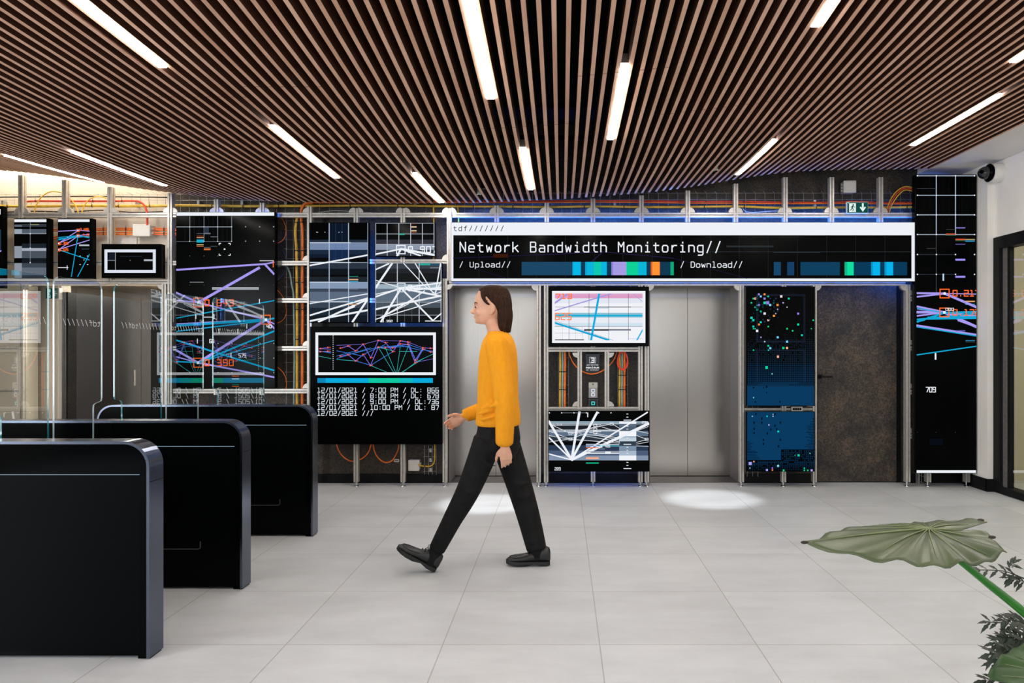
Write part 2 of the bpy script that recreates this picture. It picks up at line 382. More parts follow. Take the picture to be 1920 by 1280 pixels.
def slat(mb, x, y0, y1):
    n = max(2, int((y1 - y0) / .3)); vs = []
    for i in range(n + 1):
        y = y0 + (y1 - y0) * i / n; z = zc(x, y)
        vs += [(x - SW / 2, y, z), (x + SW / 2, y, z), (x + SW / 2, y, z + SH), (x - SW / 2, y, z + SH)]
    fs = [(4 * i + k, 4 * i + (k + 1) % 4, 4 * i + 4 + (k + 1) % 4, 4 * i + 4 + k) for i in range(n) for k in range(4)]
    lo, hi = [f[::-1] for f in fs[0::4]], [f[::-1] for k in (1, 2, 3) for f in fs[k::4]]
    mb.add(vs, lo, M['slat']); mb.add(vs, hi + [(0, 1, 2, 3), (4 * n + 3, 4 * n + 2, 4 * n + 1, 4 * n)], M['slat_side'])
k0, k1 = int((-6.3 - X0) / PITCH), int((3.72 - X0) / PITCH)
k = k0; first = True
while k <= k1:                          # panels of six to nine slats, joints staggered panel by panel
    n = rs.choice((6, 7, 8, 9)); b = MB(); s1 = rs.choice((4.05, 4.2, 4.75)); s2 = rs.choice((5.6, 6.0, 6.3))
    for i in range(k, min(k + n, k1 + 1)):
        x = X0 + PITCH * i; g = .004
        cuts = [-3.0, 1.2 + .05 * (i % 3), s1, s2, YE]
        for a, c in zip(cuts, cuts[1:]): slat(b, x, a + (g if a > -3 else 0), c)
    b.build('slat_panel', ceil); k += n
b = MB()
for y in (2.3, 3.2, 4.1, 5.0, 5.9, 6.8): b.box(-6.3, 3.7, y, y + .03, 3.42, 3.46, M['void'])
for x in (-4.5, -2.6, .15, .32, 2.2): b.box(x, x + .05, -1, 7.0, 3.50, 3.54, M['void'])
for x in (-6, -5, -4, -3, -2, -1, 0, 1, 2, 3):
    for y in (2.3, 4.1, 5.9): b.box(x, x + .01, y + .01, y + .02, 3.46, 3.80, M['void'])
b.build('suspension_frame', ceil)

def gap(x): return X0 + PITCH * (math.floor((x - X0) / PITCH) + .5)
LIGHTS = [(-2.16, 2.55, 3.79, 'LED strip cut by the top edge, in the slats over the turnstiles'),
          (-.42, 3.05, 4.27, 'LED strip cut by the top edge, pointing down at the walking person'),
          (.365, 3.98, 5.14, 'uncut LED strip over the open floor, above the Network Bandwidth sign screen'),
          (1.31, 2.55, 3.77, 'short visible LED strip end cut by the top edge, over the open floor'),
          (2.80, 3.25, 4.46, 'short visible end of LED strip near the glass door'),
          (3.14, 5.06, 6.30, 'LED strip in the flat slats beside the white soffit'),
          (1.70, 5.71, 6.88, 'LED strip in the slats ending above the second lift'),
          (-.285, 5.22, 6.55, 'short LED strip in the slats pointing at the first lift'),
          (-1.93, 4.72, 6.05, 'LED strip in the slats before the twin chart screens'),
          (-1.227, 5.85, 7.12, 'LED strip whose end meets the yellow cable above the chart screens'),
          (-3.71, 5.36, 6.6, 'LED strip in the low slats before the cream wall, nearer the tall chart screen'),
          (-4.5, 5.80, 7.02, 'thin looking LED strip in the slats closest to the cream wall')]
BACK = [(-3.0, .4, 1.6), (-.6, .2, 1.4), (1.6, .3, 1.5), (3.0, -.6, .6), (-1.9, -1.9, -.7), (.6, -2.0, -.8), (-4.6, 2.6, 3.8), (-5.2, -.6, .6), (2.6, 1.2, 2.2), (3.45, 3.1, 4.3), (3.45, 1.2, 2.4)]  # unseen strips, some added to brighten the side walls
def led_strip(x, y0, y1, label):
    x = gap(x); t = thing('ceiling_light', (x, (y0 + y1) / 2, zc(x, (y0 + y1) / 2)), label, 'ceiling light', 'LED strips between the ceiling slats')
    def body(z0, z1, hw, m, e=0):
        n = 6; vs = []
        for i in range(n + 1):
            y = y0 + e + (y1 - y0 - 2 * e) * i / n; z = zc(x, y)
            vs += [(x - hw, y, z + z0), (x + hw, y, z + z0), (x + hw, y, z + z1), (x - hw, y, z + z1)]
        fs = [(4 * i + k, 4 * i + 4 + k, 4 * i + 4 + (k + 1) % 4, 4 * i + (k + 1) % 4) for i in range(n) for k in range(4)]
        mb = MB(); mb.add(vs, fs + [(0, 1, 2, 3), (4 * n + 3, 4 * n + 2, 4 * n + 1, 4 * n)], m); return mb
    body(.016, .07, .0225, M['alu_dark']).build('light_housing', t)
    body(-.006, .0155, .0215, M['led'], .004).build('diffuser', t)
for x, y0, y1, lb in LIGHTS: led_strip(x, y0, y1, lb)
for x, y0, y1 in BACK: led_strip(x, y0, y1, 'unseen LED strip between the slats, outside the view')

def spot(x, y, lb, watts):  # added spots casting the floor patches that the lift doors reflect
    x = gap(x); z = zc(x, y); t = thing('floor_patch_spot', (x, y, z), lb, 'added spot', 'added spots casting the floor patches')
    b = MB(); b.tube([(x, y, z + .09), (x, y, z + .012)], .0225, M['black'], 16); b.build('added_spot_housing', t)
    l = bpy.data.lights.new('floor_patch_lamp', 'SPOT'); l.energy = watts; l.spot_size = math.radians(20); l.spot_blend = .7; l.color = (.94, .97, 1.0); l.shadow_soft_size = .02
    o = bpy.data.objects.new('floor_patch_lamp', l); C.objects.link(o); o.location = (x, y, z + .006)
spot(1.42, 6.72, 'added spot between slats casting the light patch before the unobstructed lift', 320)
spot(-.70, 6.50, 'added spot between slats casting the light patch behind the walking person', 320)

# ------------------------------------------------------------------ lifts and flush door
def lift(name, e, mid, label):
    t = thing(name, ((e[0] + e[1]) / 2, YW, 0), label, 'lift door', kind='structure')
    b = MB(); jb = principled('lift_jamb_steel', (.20, .185, .17), .45, .15)
    b.box(e[0], e[0] + .006, YW - .006, YD - .001, 0, ZO - .0125, jb); b.box(e[1] - .006, e[1], YW - .006, YD - .001, 0, ZO - .0125, jb); b.box(e[0], e[1], YW - .006, YD + .03, ZO - .012, ZO, jb)
    b.build('door_frame', t)
    for a, c in ((e[0], mid - .0022), (mid + .0022, e[1])):
        b = MB(); b.box(a, c, YD, YD + .03, .012, ZO - .012, M['steel']); b.build('door_panel', t)
    b = MB(); b.box(e[0], e[1], YW + .002, YD, -.002, .006, principled('lift_sill', (.16, .15, .14), .4, .9)); b.box(e[0], e[1], YD + .031, YD + .05, 0, ZO, M['void']); b.build('door_sill', t)
lift('door_1', E1, -.728, 'brushed steel lift doors behind the walking person')
lift('door_2', E2, 1.396, 'brushed steel lift doors between two screen columns, unobstructed')
d = thing('door_3', ((D3[0] + D3[1]) / 2, YW, 0), 'dark mottled flush door under the sign screen end', 'door', kind='structure')
b = MB(); b.box(D3[0] + .006, D3[1] - .05, YW + .012, YW + .06, .012, ZO - .008, M['door_concrete']); b.build('door_leaf', d)
b = MB(); b.box(D3[1] - .044, D3[1], YW + .02, YW + .08, 0, ZO, M['black']); b.box(D3[0], D3[0] + .005, YW + .03, YW + .08, 0, ZO, M['black']); b.box(D3[0], D3[1], YW + .062, YW + .2, 0, ZO, M['void']); b.build('door_frame', d)
b = MB(); z = PZ(706, YW - .03); x = PX(1538, YW)
b.tube([(x, YW + .012, z), (x, YW - .04, z)], .010, M['black']); b.tube([(x - .006, YW - .04, z), (x + .115, YW - .04, z)], .009, M['black']); b.box(x - .022, x + .022, YW + .004, YW + .014, z - .022, z + .022, M['black']); b.build('door_handle', d)
# ================================================================== aluminium framework
BK = {}
def post(parent, px, py0, py1, w=.045, foot=True, brackets=None, y=YP, name='post', d=.06):
    """upright slotted profile, py0 top, py1 bottom (None: floor)"""
    x = PX(px, y); z1 = PZ(py0, y); z0 = .045 if py1 is None else PZ(py1, y)
    b = MB(); h = w / 2; g = .005
    poly = [(x - h, y), (x - g, y), (x - g, y + .009), (x + g, y + .009), (x + g, y), (x + h, y), (x + h, y + d / 2 - g), (x + h - .009, y + d / 2 - g), (x + h - .009, y + d / 2 + g), (x + h, y + d / 2 + g), (x + h, y + d),
            (x - h, y + d), (x - h, y + d / 2 + g), (x - h + .009, y + d / 2 + g), (x - h + .009, y + d / 2 - g), (x - h, y + d / 2 - g)]
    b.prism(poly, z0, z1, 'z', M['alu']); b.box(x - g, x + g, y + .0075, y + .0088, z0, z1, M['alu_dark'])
    o = b.build(name, parent)
    if py1 is None and foot:
        f = MB(); yc = y + d / 2; f.tube([(x, yc, .010), (x, yc, .046)], .007, M['chrome'], 8); f.tube([(x, yc, 0), (x, yc, .006), (x, yc, .012)], [.024, .022, .010], M['chrome'], 12); f.tube([(x, yc, .030), (x, yc, .038)], .013, M['chrome'], 6)
        f.build('levelling_foot', o)
    for (bz, s, up) in brackets or ():
        zb = PZ(bz, y); f = MB()
        pl = [(x + s * h, zb)] + [(x + s * (h + .052 * math.cos(a)), zb + up * .052 * math.sin(a)) for a in (0, .35, .8, 1.15, 1.45)] + [(x + s * h, zb + up * .052)]
        f.prism(pl, y + .012, y + .05, 'y', M['alu']); f.build('corner_bracket', o)
    return o
def rail(parent, px0, px1, py, w=.045, y=YP + .006, d=.048):
    x0, x1 = PX(px0, y), PX(px1, y); z = PZ(py, y); h = w / 2; g = .005
    b = MB(); poly = [(y, z - h), (y, z - g), (y + .009, z - g), (y + .009, z + g), (y, z + g), (y, z + h), (y + d, z + h), (y + d, z - h)]
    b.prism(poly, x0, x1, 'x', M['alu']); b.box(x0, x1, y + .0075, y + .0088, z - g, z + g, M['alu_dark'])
    return b.build('rail', parent)
TB = 398
def both(z=TB): return [(z, -1, 1), (z, 1, 1)]
def frame(pxc, label): return thing('aluminium_frame', (PX(pxc, YP), YP, 0), label, 'aluminium frame', 'slotted aluminium framework carrying the screens')
f1 = frame(160, 'slotted aluminium framework on the cream wall with posts stepping under the slats')
for px, t, bt, br in ((38, 328, 527, both()), (120, 337, 527, both()), (205, 350, 527, both()), (318, 362, None, both()), (307, 532, None, [(533, -1, -1)]), (39, 532, None, [(533, 1, -1)]), (-45, 322, None, None)): post(f1, px, t, bt, brackets=br)
for a, c, y in ((-60, 323, 403), (-60, 323, 492), (-60, 323, 528), (-60, 40, 653), (-60, 40, 733)): rail(f1, a, c, y)
f2 = frame(450, 'slotted aluminium framework around the tall violet line chart screen and cable riser')
for px, t, bt, br in ((405, 373, 740, both()), (491, 380, 740, both()), (580, 387, None, [(TB, -1, 1), (488, -1, 1), (558, -1, 1), (648, -1, 1), (728, -1, 1)])): post(f2, px, t, bt, brackets=br)
for y in (403, 493, 563, 653, 733): rail(f2, 324, 576, y)
f3 = frame(710, 'slotted aluminium framework behind the twin chart screens and date list screen')
for px, t, bt, br in ((667, 390, None, both()), (755, 390, None, both()), (842, 390, 526, [(TB, -1, 1), (TB, 1, 1), (486, -1, 1)]), (834, 522, None, [(533, 1, -1)])): post(f3, px, t, bt, brackets=br)
rail(f3, 585, 839, 403); rail(f3, 694, 838, 490); rail(f3, 694, 712, 563)
f4 = frame(1280, 'slotted aluminium framework above the lifts carrying the wide sign screen')
for px, t in ((931, 385), (1025, 380), (1112, 372), (1203, 366), (1290, 357), (1380, 344), (1473, 332), (1560, 332), (1652, 332)): post(f4, px, t, 530, brackets=both())
rail(f4, 848, 1714, 403); rail(f4, 842, 1698, 531)
f5 = frame(1112, 'slotted aluminium pillar framework between the two lifts')
for px, t, bt, br in ((1010, 533, None, [(535, -1, -1)]), (1024, 533, None, None), (1112, 533, 655, None), (1201, 533, None, None), (1213, 533, None, [(535, 1, -1)])): post(f5, px, t, bt, brackets=br, y=YP + (.06 if px == 1112 else 0), d=.05 if px == 1112 else .06)
for px, br in ((1087, [(661, -1, -1), (762, -1, 1)]), (1138, [(661, 1, -1), (762, 1, 1)])): post(f5, px, 655, 767, brackets=br)
post(f5, 1112, 767, None, y=YP + .03, d=.04); rail(f5, 1028, 1197, 655); rail(f5, 1028, 1197, 767)
f6 = frame(1460, 'slotted aluminium framework between the second lift and the dark door')
for px, br in ((1391, [(535, -1, -1)]), (1470, [(762, 1, 1)]), (1528, [(535, 1, -1), (762, -1, 1)])): post(f6, px, 533, None, brackets=br, w=.045 if px != 1528 else .04)
rail(f6, 1396, 1524, 769, y=YP + .012)
f7 = frame(1760, 'slotted aluminium posts beside the dark door and behind the tall corner screen')
for px, t, br in ((1703, 533, [(535, -1, -1), (553, 1, 1), (646, 1, 1), (728, 1, 1), (812, 1, 1)]), (1742, 336, None), (1815, 336, None)): post(f7, px, t, None, brackets=br)
for y in (560, 653, 735, 818): rail(f7, 1707, 1815, y)

# ================================================================== screens
FONT = {
'0': [[(0, 0), (4, 0), (4, 6), (0, 6), (0, 0)]], '1': [[(.6, 6), (2, 6), (2, 0)], [(.3, 0), (3.7, 0)]],
'2': [[(0, 6), (4, 6), (4, 3), (0, 3), (0, 0), (4, 0)]], '3': [[(0, 6), (4, 6), (4, 0), (0, 0)], [(.8, 3), (4, 3)]],
'4': [[(0, 6), (0, 2.6), (4, 2.6)], [(3, 6), (3, 0)]], '5': [[(4, 6), (0, 6), (0, 3), (4, 3), (4, 0), (0, 0)]],
'6': [[(4, 6), (0, 6), (0, 0), (4, 0), (4, 3), (0, 3)]], '7': [[(0, 6), (4, 6), (4, 4.4), (1.6, 0)]],
'8': [[(0, 0), (4, 0), (4, 6), (0, 6), (0, 0)], [(0, 3), (4, 3)]], '9': [[(4, 3), (0, 3), (0, 6), (4, 6), (4, 0), (0, 0)]],
'/': [[(.4, -.5), (3.6, 6.5)]], ':': [[(2, .4), (2, 1.3)], [(2, 3.6), (2, 4.5)]], '.': [[(2, 0), (2, .8)]], '-': [[(.5, 3), (3.5, 3)]],
'N': [[(0, 0), (0, 6), (4, 0), (4, 6)]], 'B': [[(0, 0), (0, 6), (3.3, 6), (3.8, 5.4), (3.8, 3.7), (3.2, 3.1), (0, 3.1)], [(3.2, 3.1), (4, 2.4), (4, .7), (3.3, 0), (0, 0)]],
'M': [[(0, 0), (0, 6), (2, 3.2), (4, 6), (4, 0)]], 'U': [[(0, 6), (0, .8), (.8, 0), (3.2, 0), (4, .8), (4, 6)]],
'D': [[(0, 0), (0, 6), (2.8, 6), (4, 4.8), (4, 1.2), (2.8, 0), (0, 0)]], 'P': [[(0, 0), (0, 6), (4, 6), (4, 2.8), (0, 2.8)]], 'L': [[(0, 6), (0, 0), (4, 0)]],
'a': [[(.4, 4), (3.2, 4), (4, 3.2), (4, 0)], [(4, 2.3), (.8, 2.3), (0, 1.6), (0, .7), (.8, 0), (4, 0)]],
'b': [[(0, 6), (0, 0), (3.2, 0), (4, .8), (4, 3.2), (3.2, 4), (0, 4)]], 'c': [[(4, 4), (.8, 4), (0, 3.2), (0, .8), (.8, 0), (4, 0)]],
'd': [[(4, 6), (4, 0), (.8, 0), (0, .8), (0, 3.2), (.8, 4), (4, 4)]], 'e': [[(0, 2), (4, 2), (4, 3.2), (3.2, 4), (.8, 4), (0, 3.2), (0, .8), (.8, 0), (3.7, 0)]],
'f': [[(4, 6), (2.6, 6), (1.6, 5), (1.6, 0)], [(0, 4), (3.6, 4)]], 'g': [[(4, 4), (.8, 4), (0, 3.2), (0, .8), (.8, 0), (4, 0)], [(4, 4), (4, -1.2), (3.2, -2), (.5, -2)]],
'h': [[(0, 6), (0, 0)], [(0, 4), (3.2, 4), (4, 3.2), (4, 0)]], 'i': [[(.6, 4), (2, 4), (2, 0)], [(.4, 0), (3.6, 0)], [(2, 5.4), (2, 6.1)]],
'k': [[(0, 6), (0, 0)], [(3.6, 4), (0, 1.8)], [(1.4, 2.6), (4, 0)]], 'l': [[(.6, 6), (2, 6), (2, 0)], [(.4, 0), (3.6, 0)]],
'm': [[(0, 0), (0, 4), (3.3, 4), (4, 3.3), (4, 0)], [(2, 4), (2, 0)]], 'n': [[(0, 0), (0, 4), (3.2, 4), (4, 3.2), (4, 0)]],
'o': [[(.8, 0), (3.2, 0), (4, .8), (4, 3.2), (3.2, 4), (.8, 4), (0, 3.2), (0, .8), (.8, 0)]], 'p': [[(0, -2), (0, 4), (3.2, 4), (4, 3.2), (4, .8), (3.2, 0), (0, 0)]],
'r': [[(.6, 0), (.6, 4)], [(.6, 2.6), (2, 4), (4, 4)]], 's': [[(3.8, 4), (.6, 4), (0, 3.4), (0, 2.6), (.6, 2), (3.4, 2), (4, 1.4), (4, .6), (3.4, 0), (.2, 0)]],
't': [[(1.5, 5.5), (1.5, .9), (2.4, 0), (4, 0)], [(0, 4), (3.8, 4)]], 'u': [[(0, 4), (0, .8), (.8, 0), (4, 0)], [(4, 4), (4, 0)]],
'w': [[(0, 4), (.8, 0), (2, 3), (3.2, 0), (4, 4)]], 'x': [[(0, 4), (4, 0)], [(0, 0), (4, 4)]], ' ': []}
class G:
    """flat luminous graphics on a plane facing the room; coordinates are converted to metres on that plane"""
    def __init__(s, rect, Y, o=(0, 0), k=1.0, m=None):
        s.o, s.k, s.Y, s.n, s.m = o, k, Y, 0, m or MB(); s.r = rect
    def at(s, o, k): s.o, s.k = o, k; return s
    def t(s, x, y): return (s.o[0] + x * s.k, s.o[1] + y * s.k)
    def raw(s, pts, mat):
        x0, y0, x1, y1 = s.r
        for ax, lim, sg in ((0, x0, 1), (0, x1, -1), (1, y0, 1), (1, y1, -1)):
            out = []
            for i in range(len(pts)):
                p, q = pts[i - 1], pts[i]; a, c = (p[ax] - lim) * sg, (q[ax] - lim) * sg
                if (a >= 0) != (c >= 0):
                    t = a / (a - c); out.append((p[0] + (q[0] - p[0]) * t, p[1] + (q[1] - p[1]) * t))
                if c >= 0: out.append(q)
            pts = out
            if len(pts) < 3: return
        y = s.Y - .0004 - .00012 * s.n; kk = s.Y / F
        v = [((p[0] - CX) * kk, y, H - (p[1] - CY) * kk) for p in pts]
        a = sum(v[i - 1][0] * v[i][2] - v[i][0] * v[i - 1][2] for i in range(len(v)))
        if a < 0: v = v[::-1]
        s.m.add(v, [tuple(range(len(v)))], mat)
    def up(s): s.n += 1; return s
    def rect(s, x0, y0, x1, y1, c, k=1.0):
        (a, b_), (e, f) = s.t(x0, y0), s.t(x1, y1); s.up(); s.raw([(a, b_), (e, b_), (e, f), (a, f)], c if not isinstance(c, str) else pixel(c, k))
    def line(s, x0, y0, x1, y1, w, c, k=1.0, up=True):
        (a, b_), (e, f) = s.t(x0, y0), s.t(x1, y1); w = w * s.k / 2; d = math.hypot(e - a, f - b_) or 1; ux, uy = (e - a) / d, (f - b_) / d
        if up: s.up()
        a -= ux * w * .6; b_ -= uy * w * .6; e += ux * w * .6; f += uy * w * .6
        s.raw([(a - uy * w, b_ + ux * w), (e - uy * w, f + ux * w), (e + uy * w, f - ux * w), (a + uy * w, b_ - ux * w)], c if not isinstance(c, str) else pixel(c, k))
    def box(s, x0, y0, x1, y1, w, c, k=1.0):
        for q in ((x0, y0, x1, y0 + w), (x0, y1 - w, x1, y1), (x0, y0 + w, x0 + w, y1 - w), (x1 - w, y0 + w, x1, y1 - w)): s.rect(*q, c, k)
    def dots(s, xs, ys, r, c, k=1.0):
        s.up(); n = s.n
        for x in xs:
            for y in ys: s.n = n - 1; s.rect(x - r, y - r, x + r, y + r, c, k)
    def text(s, x, y, cap, st, c, adv, wt=.9, k=1.0, wide=None):
        u = cap / 6; uw = (wide or adv * .70) / 4; s.up(); mat = c if not isinstance(c, str) else pixel(c, k)
        for i, ch in enumerate(st):
            for pl in FONT[ch]:
                for p, q in zip(pl, pl[1:]): s.line(x + i * adv + p[0] * uw, y - p[1] * u, x + i * adv + q[0] * uw, y - q[1] * u, u * wt, mat, up=False)
def screen(r, label, bez=(2, 2, 2, 2), depth=.065, Y=YS, name='video_screen', grp='video screens on the aluminium framework', side=None):
    x0, y0, x1, y1 = r; X0, X1, Z1, Z0 = PX(x0, Y), PX(x1, Y), PZ(y0, Y), PZ(y1, Y)
    t = thing(name, ((X0 + X1) / 2, Y, Z0), label, 'screen', grp)
    b = MB(); b.box(X0, X1, Y, Y + depth, Z0, Z1, M['bezel']); b.build('housing', t, bevel=.004)
    m = MB(); m.box((X0 + X1) / 2 - .1, (X0 + X1) / 2 + .1, Y + depth, YP - .0005, (Z0 + Z1) / 2 - .06, (Z0 + Z1) / 2 + .06, M['alu_dark']); m.build('mounting_plate', t)
    g = G((x0 + bez[0], y0 + bez[1], x1 - bez[2], y1 - bez[3]), Y); g.thing = t; g.z = (X0, X1, Z0, Z1, Y + depth)
    return g
def done(g):
    return g.m.build('display', g.thing)
def backlight(g, sides, strength=5.0, col=(.02, .17, 1.0)):
    X0, X1, Z0, Z1, y = g.z; m = emit('blue_backlight_%d' % int(strength * 10), col, strength); b = MB(); t = .025
    if 't' in sides: b.box(X0 + .02, X1 - .02, y - .002, y + .008, Z1 - .03, Z1 - .03 + t, m)
    if 'b' in sides: b.box(X0 + .02, X1 - .02, y - .002, y + .008, Z0 + .005, Z0 + .005 + t, m)
    if 'l' in sides: b.box(X0 + .005, X0 + .005 + t, y - .002, y + .008, Z0 + .04, Z1 - .04, m)
    if 'r' in sides: b.box(X1 - .03, X1 - .03 + t, y - .002, y + .008, Z0 + .04, Z1 - .04, m)
    b.build('backlight', g.thing)
WH, PU, CYN, OR, GRN = '#eef2f8', '#a79af0', '#14a5d2', '#ff6a2a', '#0fcf93'
c1 = ((0, 300), .1875); c2 = ((300, 300), .1875); c4 = ((230, 520), .2188); c5 = ((560, 380), .1875); c6 = ((560, 590), .2578)
c7 = ((830, 380), .2396); c8 = ((1260, 300), .2448); cu = ((1690, 300), .25); cl = ((1690, 600), .2656); cb = ((1020, 765), .10677); ct = ((1025, 530), .10156); ce = ((1390, 530), .10156)

# edge screen at the picture's border
g = screen((-75, 386, 5, 540), 'dark screen cut by the photo edge above the turnstiles, its blue side showing'); g.rect(-70, 392, 1, 402, WH); g.rect(-70, 430, 2, 470, '#24344a'); g.line(-70, 520, 2, 470, 2, PU); done(g)
# grey banded portrait screen
g = screen((26, 409, 92, 522), 'small portrait screen of grey bands with a white top bar', (1, 1, 5, 1)).at(*c1)
for q, h in (((142, 592, 467, 620), WH), ((145, 645, 220, 667), '#5d6672'), ((220, 640, 465, 650), '#343b45'), ((304, 640, 390, 650), '#7b7f58'), ((220, 650, 465, 667), '#2c333d'), ((145, 690, 220, 735), '#9aa3b0'), ((220, 690, 465, 735), '#525b68'), ((145, 733, 465, 738), '#aab2bd'),
             ((220, 835, 465, 880), '#1c222a'), ((145, 860, 220, 980), '#8d96a3'), ((220, 880, 465, 908), '#a5adba'), ((220, 908, 465, 980), '#4a525e'), ((220, 980, 465, 1030), '#161b22'), ((145, 1030, 220, 1185), '#8c949f'), ((220, 1030, 465, 1075), '#3d4550'), ((220, 1075, 465, 1150), '#606a77'), ((220, 1150, 465, 1190), '#39414c')): g.rect(*q, h)
g.line(304, 620, 304, 1030, 3, '#9aa3ae'); g.dots([304], [737, 880, 1025], 5, WH); done(g)
# small portrait line chart
g = screen((108, 409, 173, 522), 'small portrait screen of violet and cyan lines with a white top bar', (1, 1, 5, 1)).at(*c1)
g.rect(580, 592, 900, 618, WH)
for q in ((580, 712, 700, 706), (700, 706, 790, 700), (790, 700, 900, 712), (590, 830, 790, 700), (590, 895, 785, 755), (590, 830, 780, 752), (600, 890, 900, 798), (785, 755, 900, 742)): g.line(*q, 8, PU)
for q in ((580, 775, 790, 755), (580, 800, 785, 758), (790, 757, 900, 778), (590, 788, 900, 760), (590, 897, 900, 1000), (780, 760, 715, 1165), (900, 935, 778, 1165)): g.line(*q, 8, CYN)
for x, y in ((782, 703), (782, 755), (590, 835), (590, 898)): g.box(x - 16, y - 16, x + 16, y + 16, 5, OR); g.dots([x], [y], 6, WH)
g.text(805, 705, 22, '0.486', OR, 18, 1.2); g.text(835, 760, 22, '4.26', OR, 18, 1.2); g.text(600, 845, 24, '0.368', OR, 18, 1.2); g.text(600, 908, 24, '0.625', OR, 18, 1.2)
g.rect(795, 845, 900, 860, '#b9c3ce'); g.line(585, 1075, 685, 1075, 6, WH); g.line(675, 1055, 675, 1095, 6, WH); g.line(820, 890, 900, 890, 4, '#3f5a70')
for x, y in ((805, 960), (880, 960), (805, 1045), (880, 1045)): g.rect(x - 6, y - 3, x + 6, y + 3, WH)
g.rect(840, 995, 848, 1003, WH); done(g)
# small landscape
g = screen((190, 457, 302, 521), 'small black landscape screen showing a white rectangle outline', (1, 1, 4, 1), .08).at(*c1)
g.box(1045, 893, 1558, 1128, 29, '#dfe6f2'); g.line(1155, 922, 1155, 1098, 4, '#c8cdd4'); g.line(1078, 1003, 1160, 1003, 6, '#7c848e'); g.rect(1085, 930, 1150, 998, '#161c26'); g.rect(1200, 960, 1420, 966, '#1c2530'); g.rect(1440, 992, 1528, 1010, '#aeb5be'); g.rect(1300, 1000, 1304, 1006, WH); done(g)
# tall violet chart
g = screen((330, 397, 516, 728), 'tall screen of violet and cyan lines with orange squares and figures', (1, 1, 1, 1)).at(*c2)
backlight(g, 't', 25)
g.rect(163, 517, 1142, 556, WH)
for x in (298, 440, 578, 717): g.line(x, 556, x, 812, 5, '#8b929a')
for x in (250, 345, 392, 485, 532, 625, 672): g.line(x, 570, x, 812, 1.6, '#262b30')
g.line(163, 668, 720, 668, 6, '#a9b1bb'); g.line(163, 814, 720, 814, 4, '#5d646b'); g.dots([298, 440, 578, 717], [668, 812], 4, WH); g.dots([857, 997, 1137], [667, 811], 5, '#a8b0bb'); g.dots([298, 440, 578], [959], 4, '#5d646b'); g.dots([298, 440, 578, 717, 857, 997, 1137], [1104, 1250], 3, '#4a5057')
for q, h in (((440, 672, 490, 728), '#2a3442'), ((440, 728, 507, 740), '#6a7480'), ((368, 733, 437, 738), '#596270'), ((368, 755, 437, 770), '#5c2a18'), ((368, 773, 437, 779), '#e8b090'), ((368, 795, 437, 825), '#19a9cc'), ((368, 843, 437, 850), '#d7c98a'), ((368, 858, 437, 867), '#b25a35'), ((440, 870, 507, 876), '#555'), ((440, 884, 507, 901), '#d0713c'), ((507, 765, 575, 770), '#8a92a0'), ((507, 860, 575, 865), '#55606e'), ((300, 1217, 437, 1225), '#7f858c'), ((523, 1273, 990, 1284), '#cfd6e0'), ((523, 1290, 990, 1296), '#cfd6e0')): g.rect(*q, h if len(h) == 7 else '#555555')
for x, sx in ((590, 1), (708, -1)):
    for y, sy in ((830, 1), (956, -1)): g.rect(x, y, x + 22 * sx, y + 7 * sy, WH); g.rect(x, y, x + 7 * sx, y + 20 * sy, WH)
g.rect(640, 885, 656, 897, WH); g.line(163, 1098, 1050, 1040, 18, PU)
g.line(1050, 1040, 1142, 1022, 14, PU); g.line(1000, 1007, 1138, 1007, 6, WH); g.line(1135, 1012, 1135, 1070, 9, OR); g.line(1050, 1040, 1142, 1140, 20, PU)
g.at(*c4)
g.line(650, 215, 1172, -82, 22, PU)
for q in ((460, 130, 650, 215, 16), (470, 195, 650, 215, 12), (650, 215, 1230, 362, 13), (470, 400, 1230, 360, 14), (650, 730, 1230, 362, 22), (465, 625, 650, 730, 18), (465, 680, 650, 730, 10), (650, 730, 1305, 855, 14), (1230, 362, 1305, 440, 14), (1230, 362, 1305, 400, 10)): g.line(*q, PU)
for q in ((465, 348, 1305, 198, 9), (465, 412, 1230, 362, 20), (465, 462, 1230, 370, 10), (1230, 362, 1305, 350, 14), (465, 538, 1305, 798, 14), (650, 730, 1305, 458, 14), (650, 730, 1305, 538, 8), (465, 720, 650, 728, 12)): g.line(*q, CYN)
for x, y in ((650, 215), (1230, 362), (650, 730)): g.box(x - 42, y - 42, x + 42, y + 42, 8, OR); g.dots([x], [y], 11, WH)
g.text(710, 243, 50, '0.643', OR, 52, 1.1, wide=34); g.text(710, 755, 50, '0.390', OR, 52, 1.1, wide=34)
for x, y in ((632, 335), (787, 335), (645, 545), (830, 460), (992, 460), (1068, 418), (933, 665), (1176, 205)): g.line(x, y - 18, x, y + 18, 8, WH)
g.line(695, 340, 785, 340, 5, WH); g.text(750, 560, 30, '66', WH, 22, 1.0); g.text(1000, 683, 30, '579', WH, 22, 1.0); g.text(1240, 433, 26, '40', WH, 22, 1.2); g.rect(640, 645, 700, 650, '#5d646b')
g.dots([582, 697, 822, 942, 1063, 1183, 1300], [565, 690, 815], 4, '#b9c0c8'); g.rect(942, 840, 1002, 849, '#c05a2d'); g.rect(942, 864, 1002, 872, '#bbbbbb'); g.rect(942, 914, 1002, 920, '#0c7a5a'); g.rect(942, 929, 1002, 936, '#b5532a'); done(g)
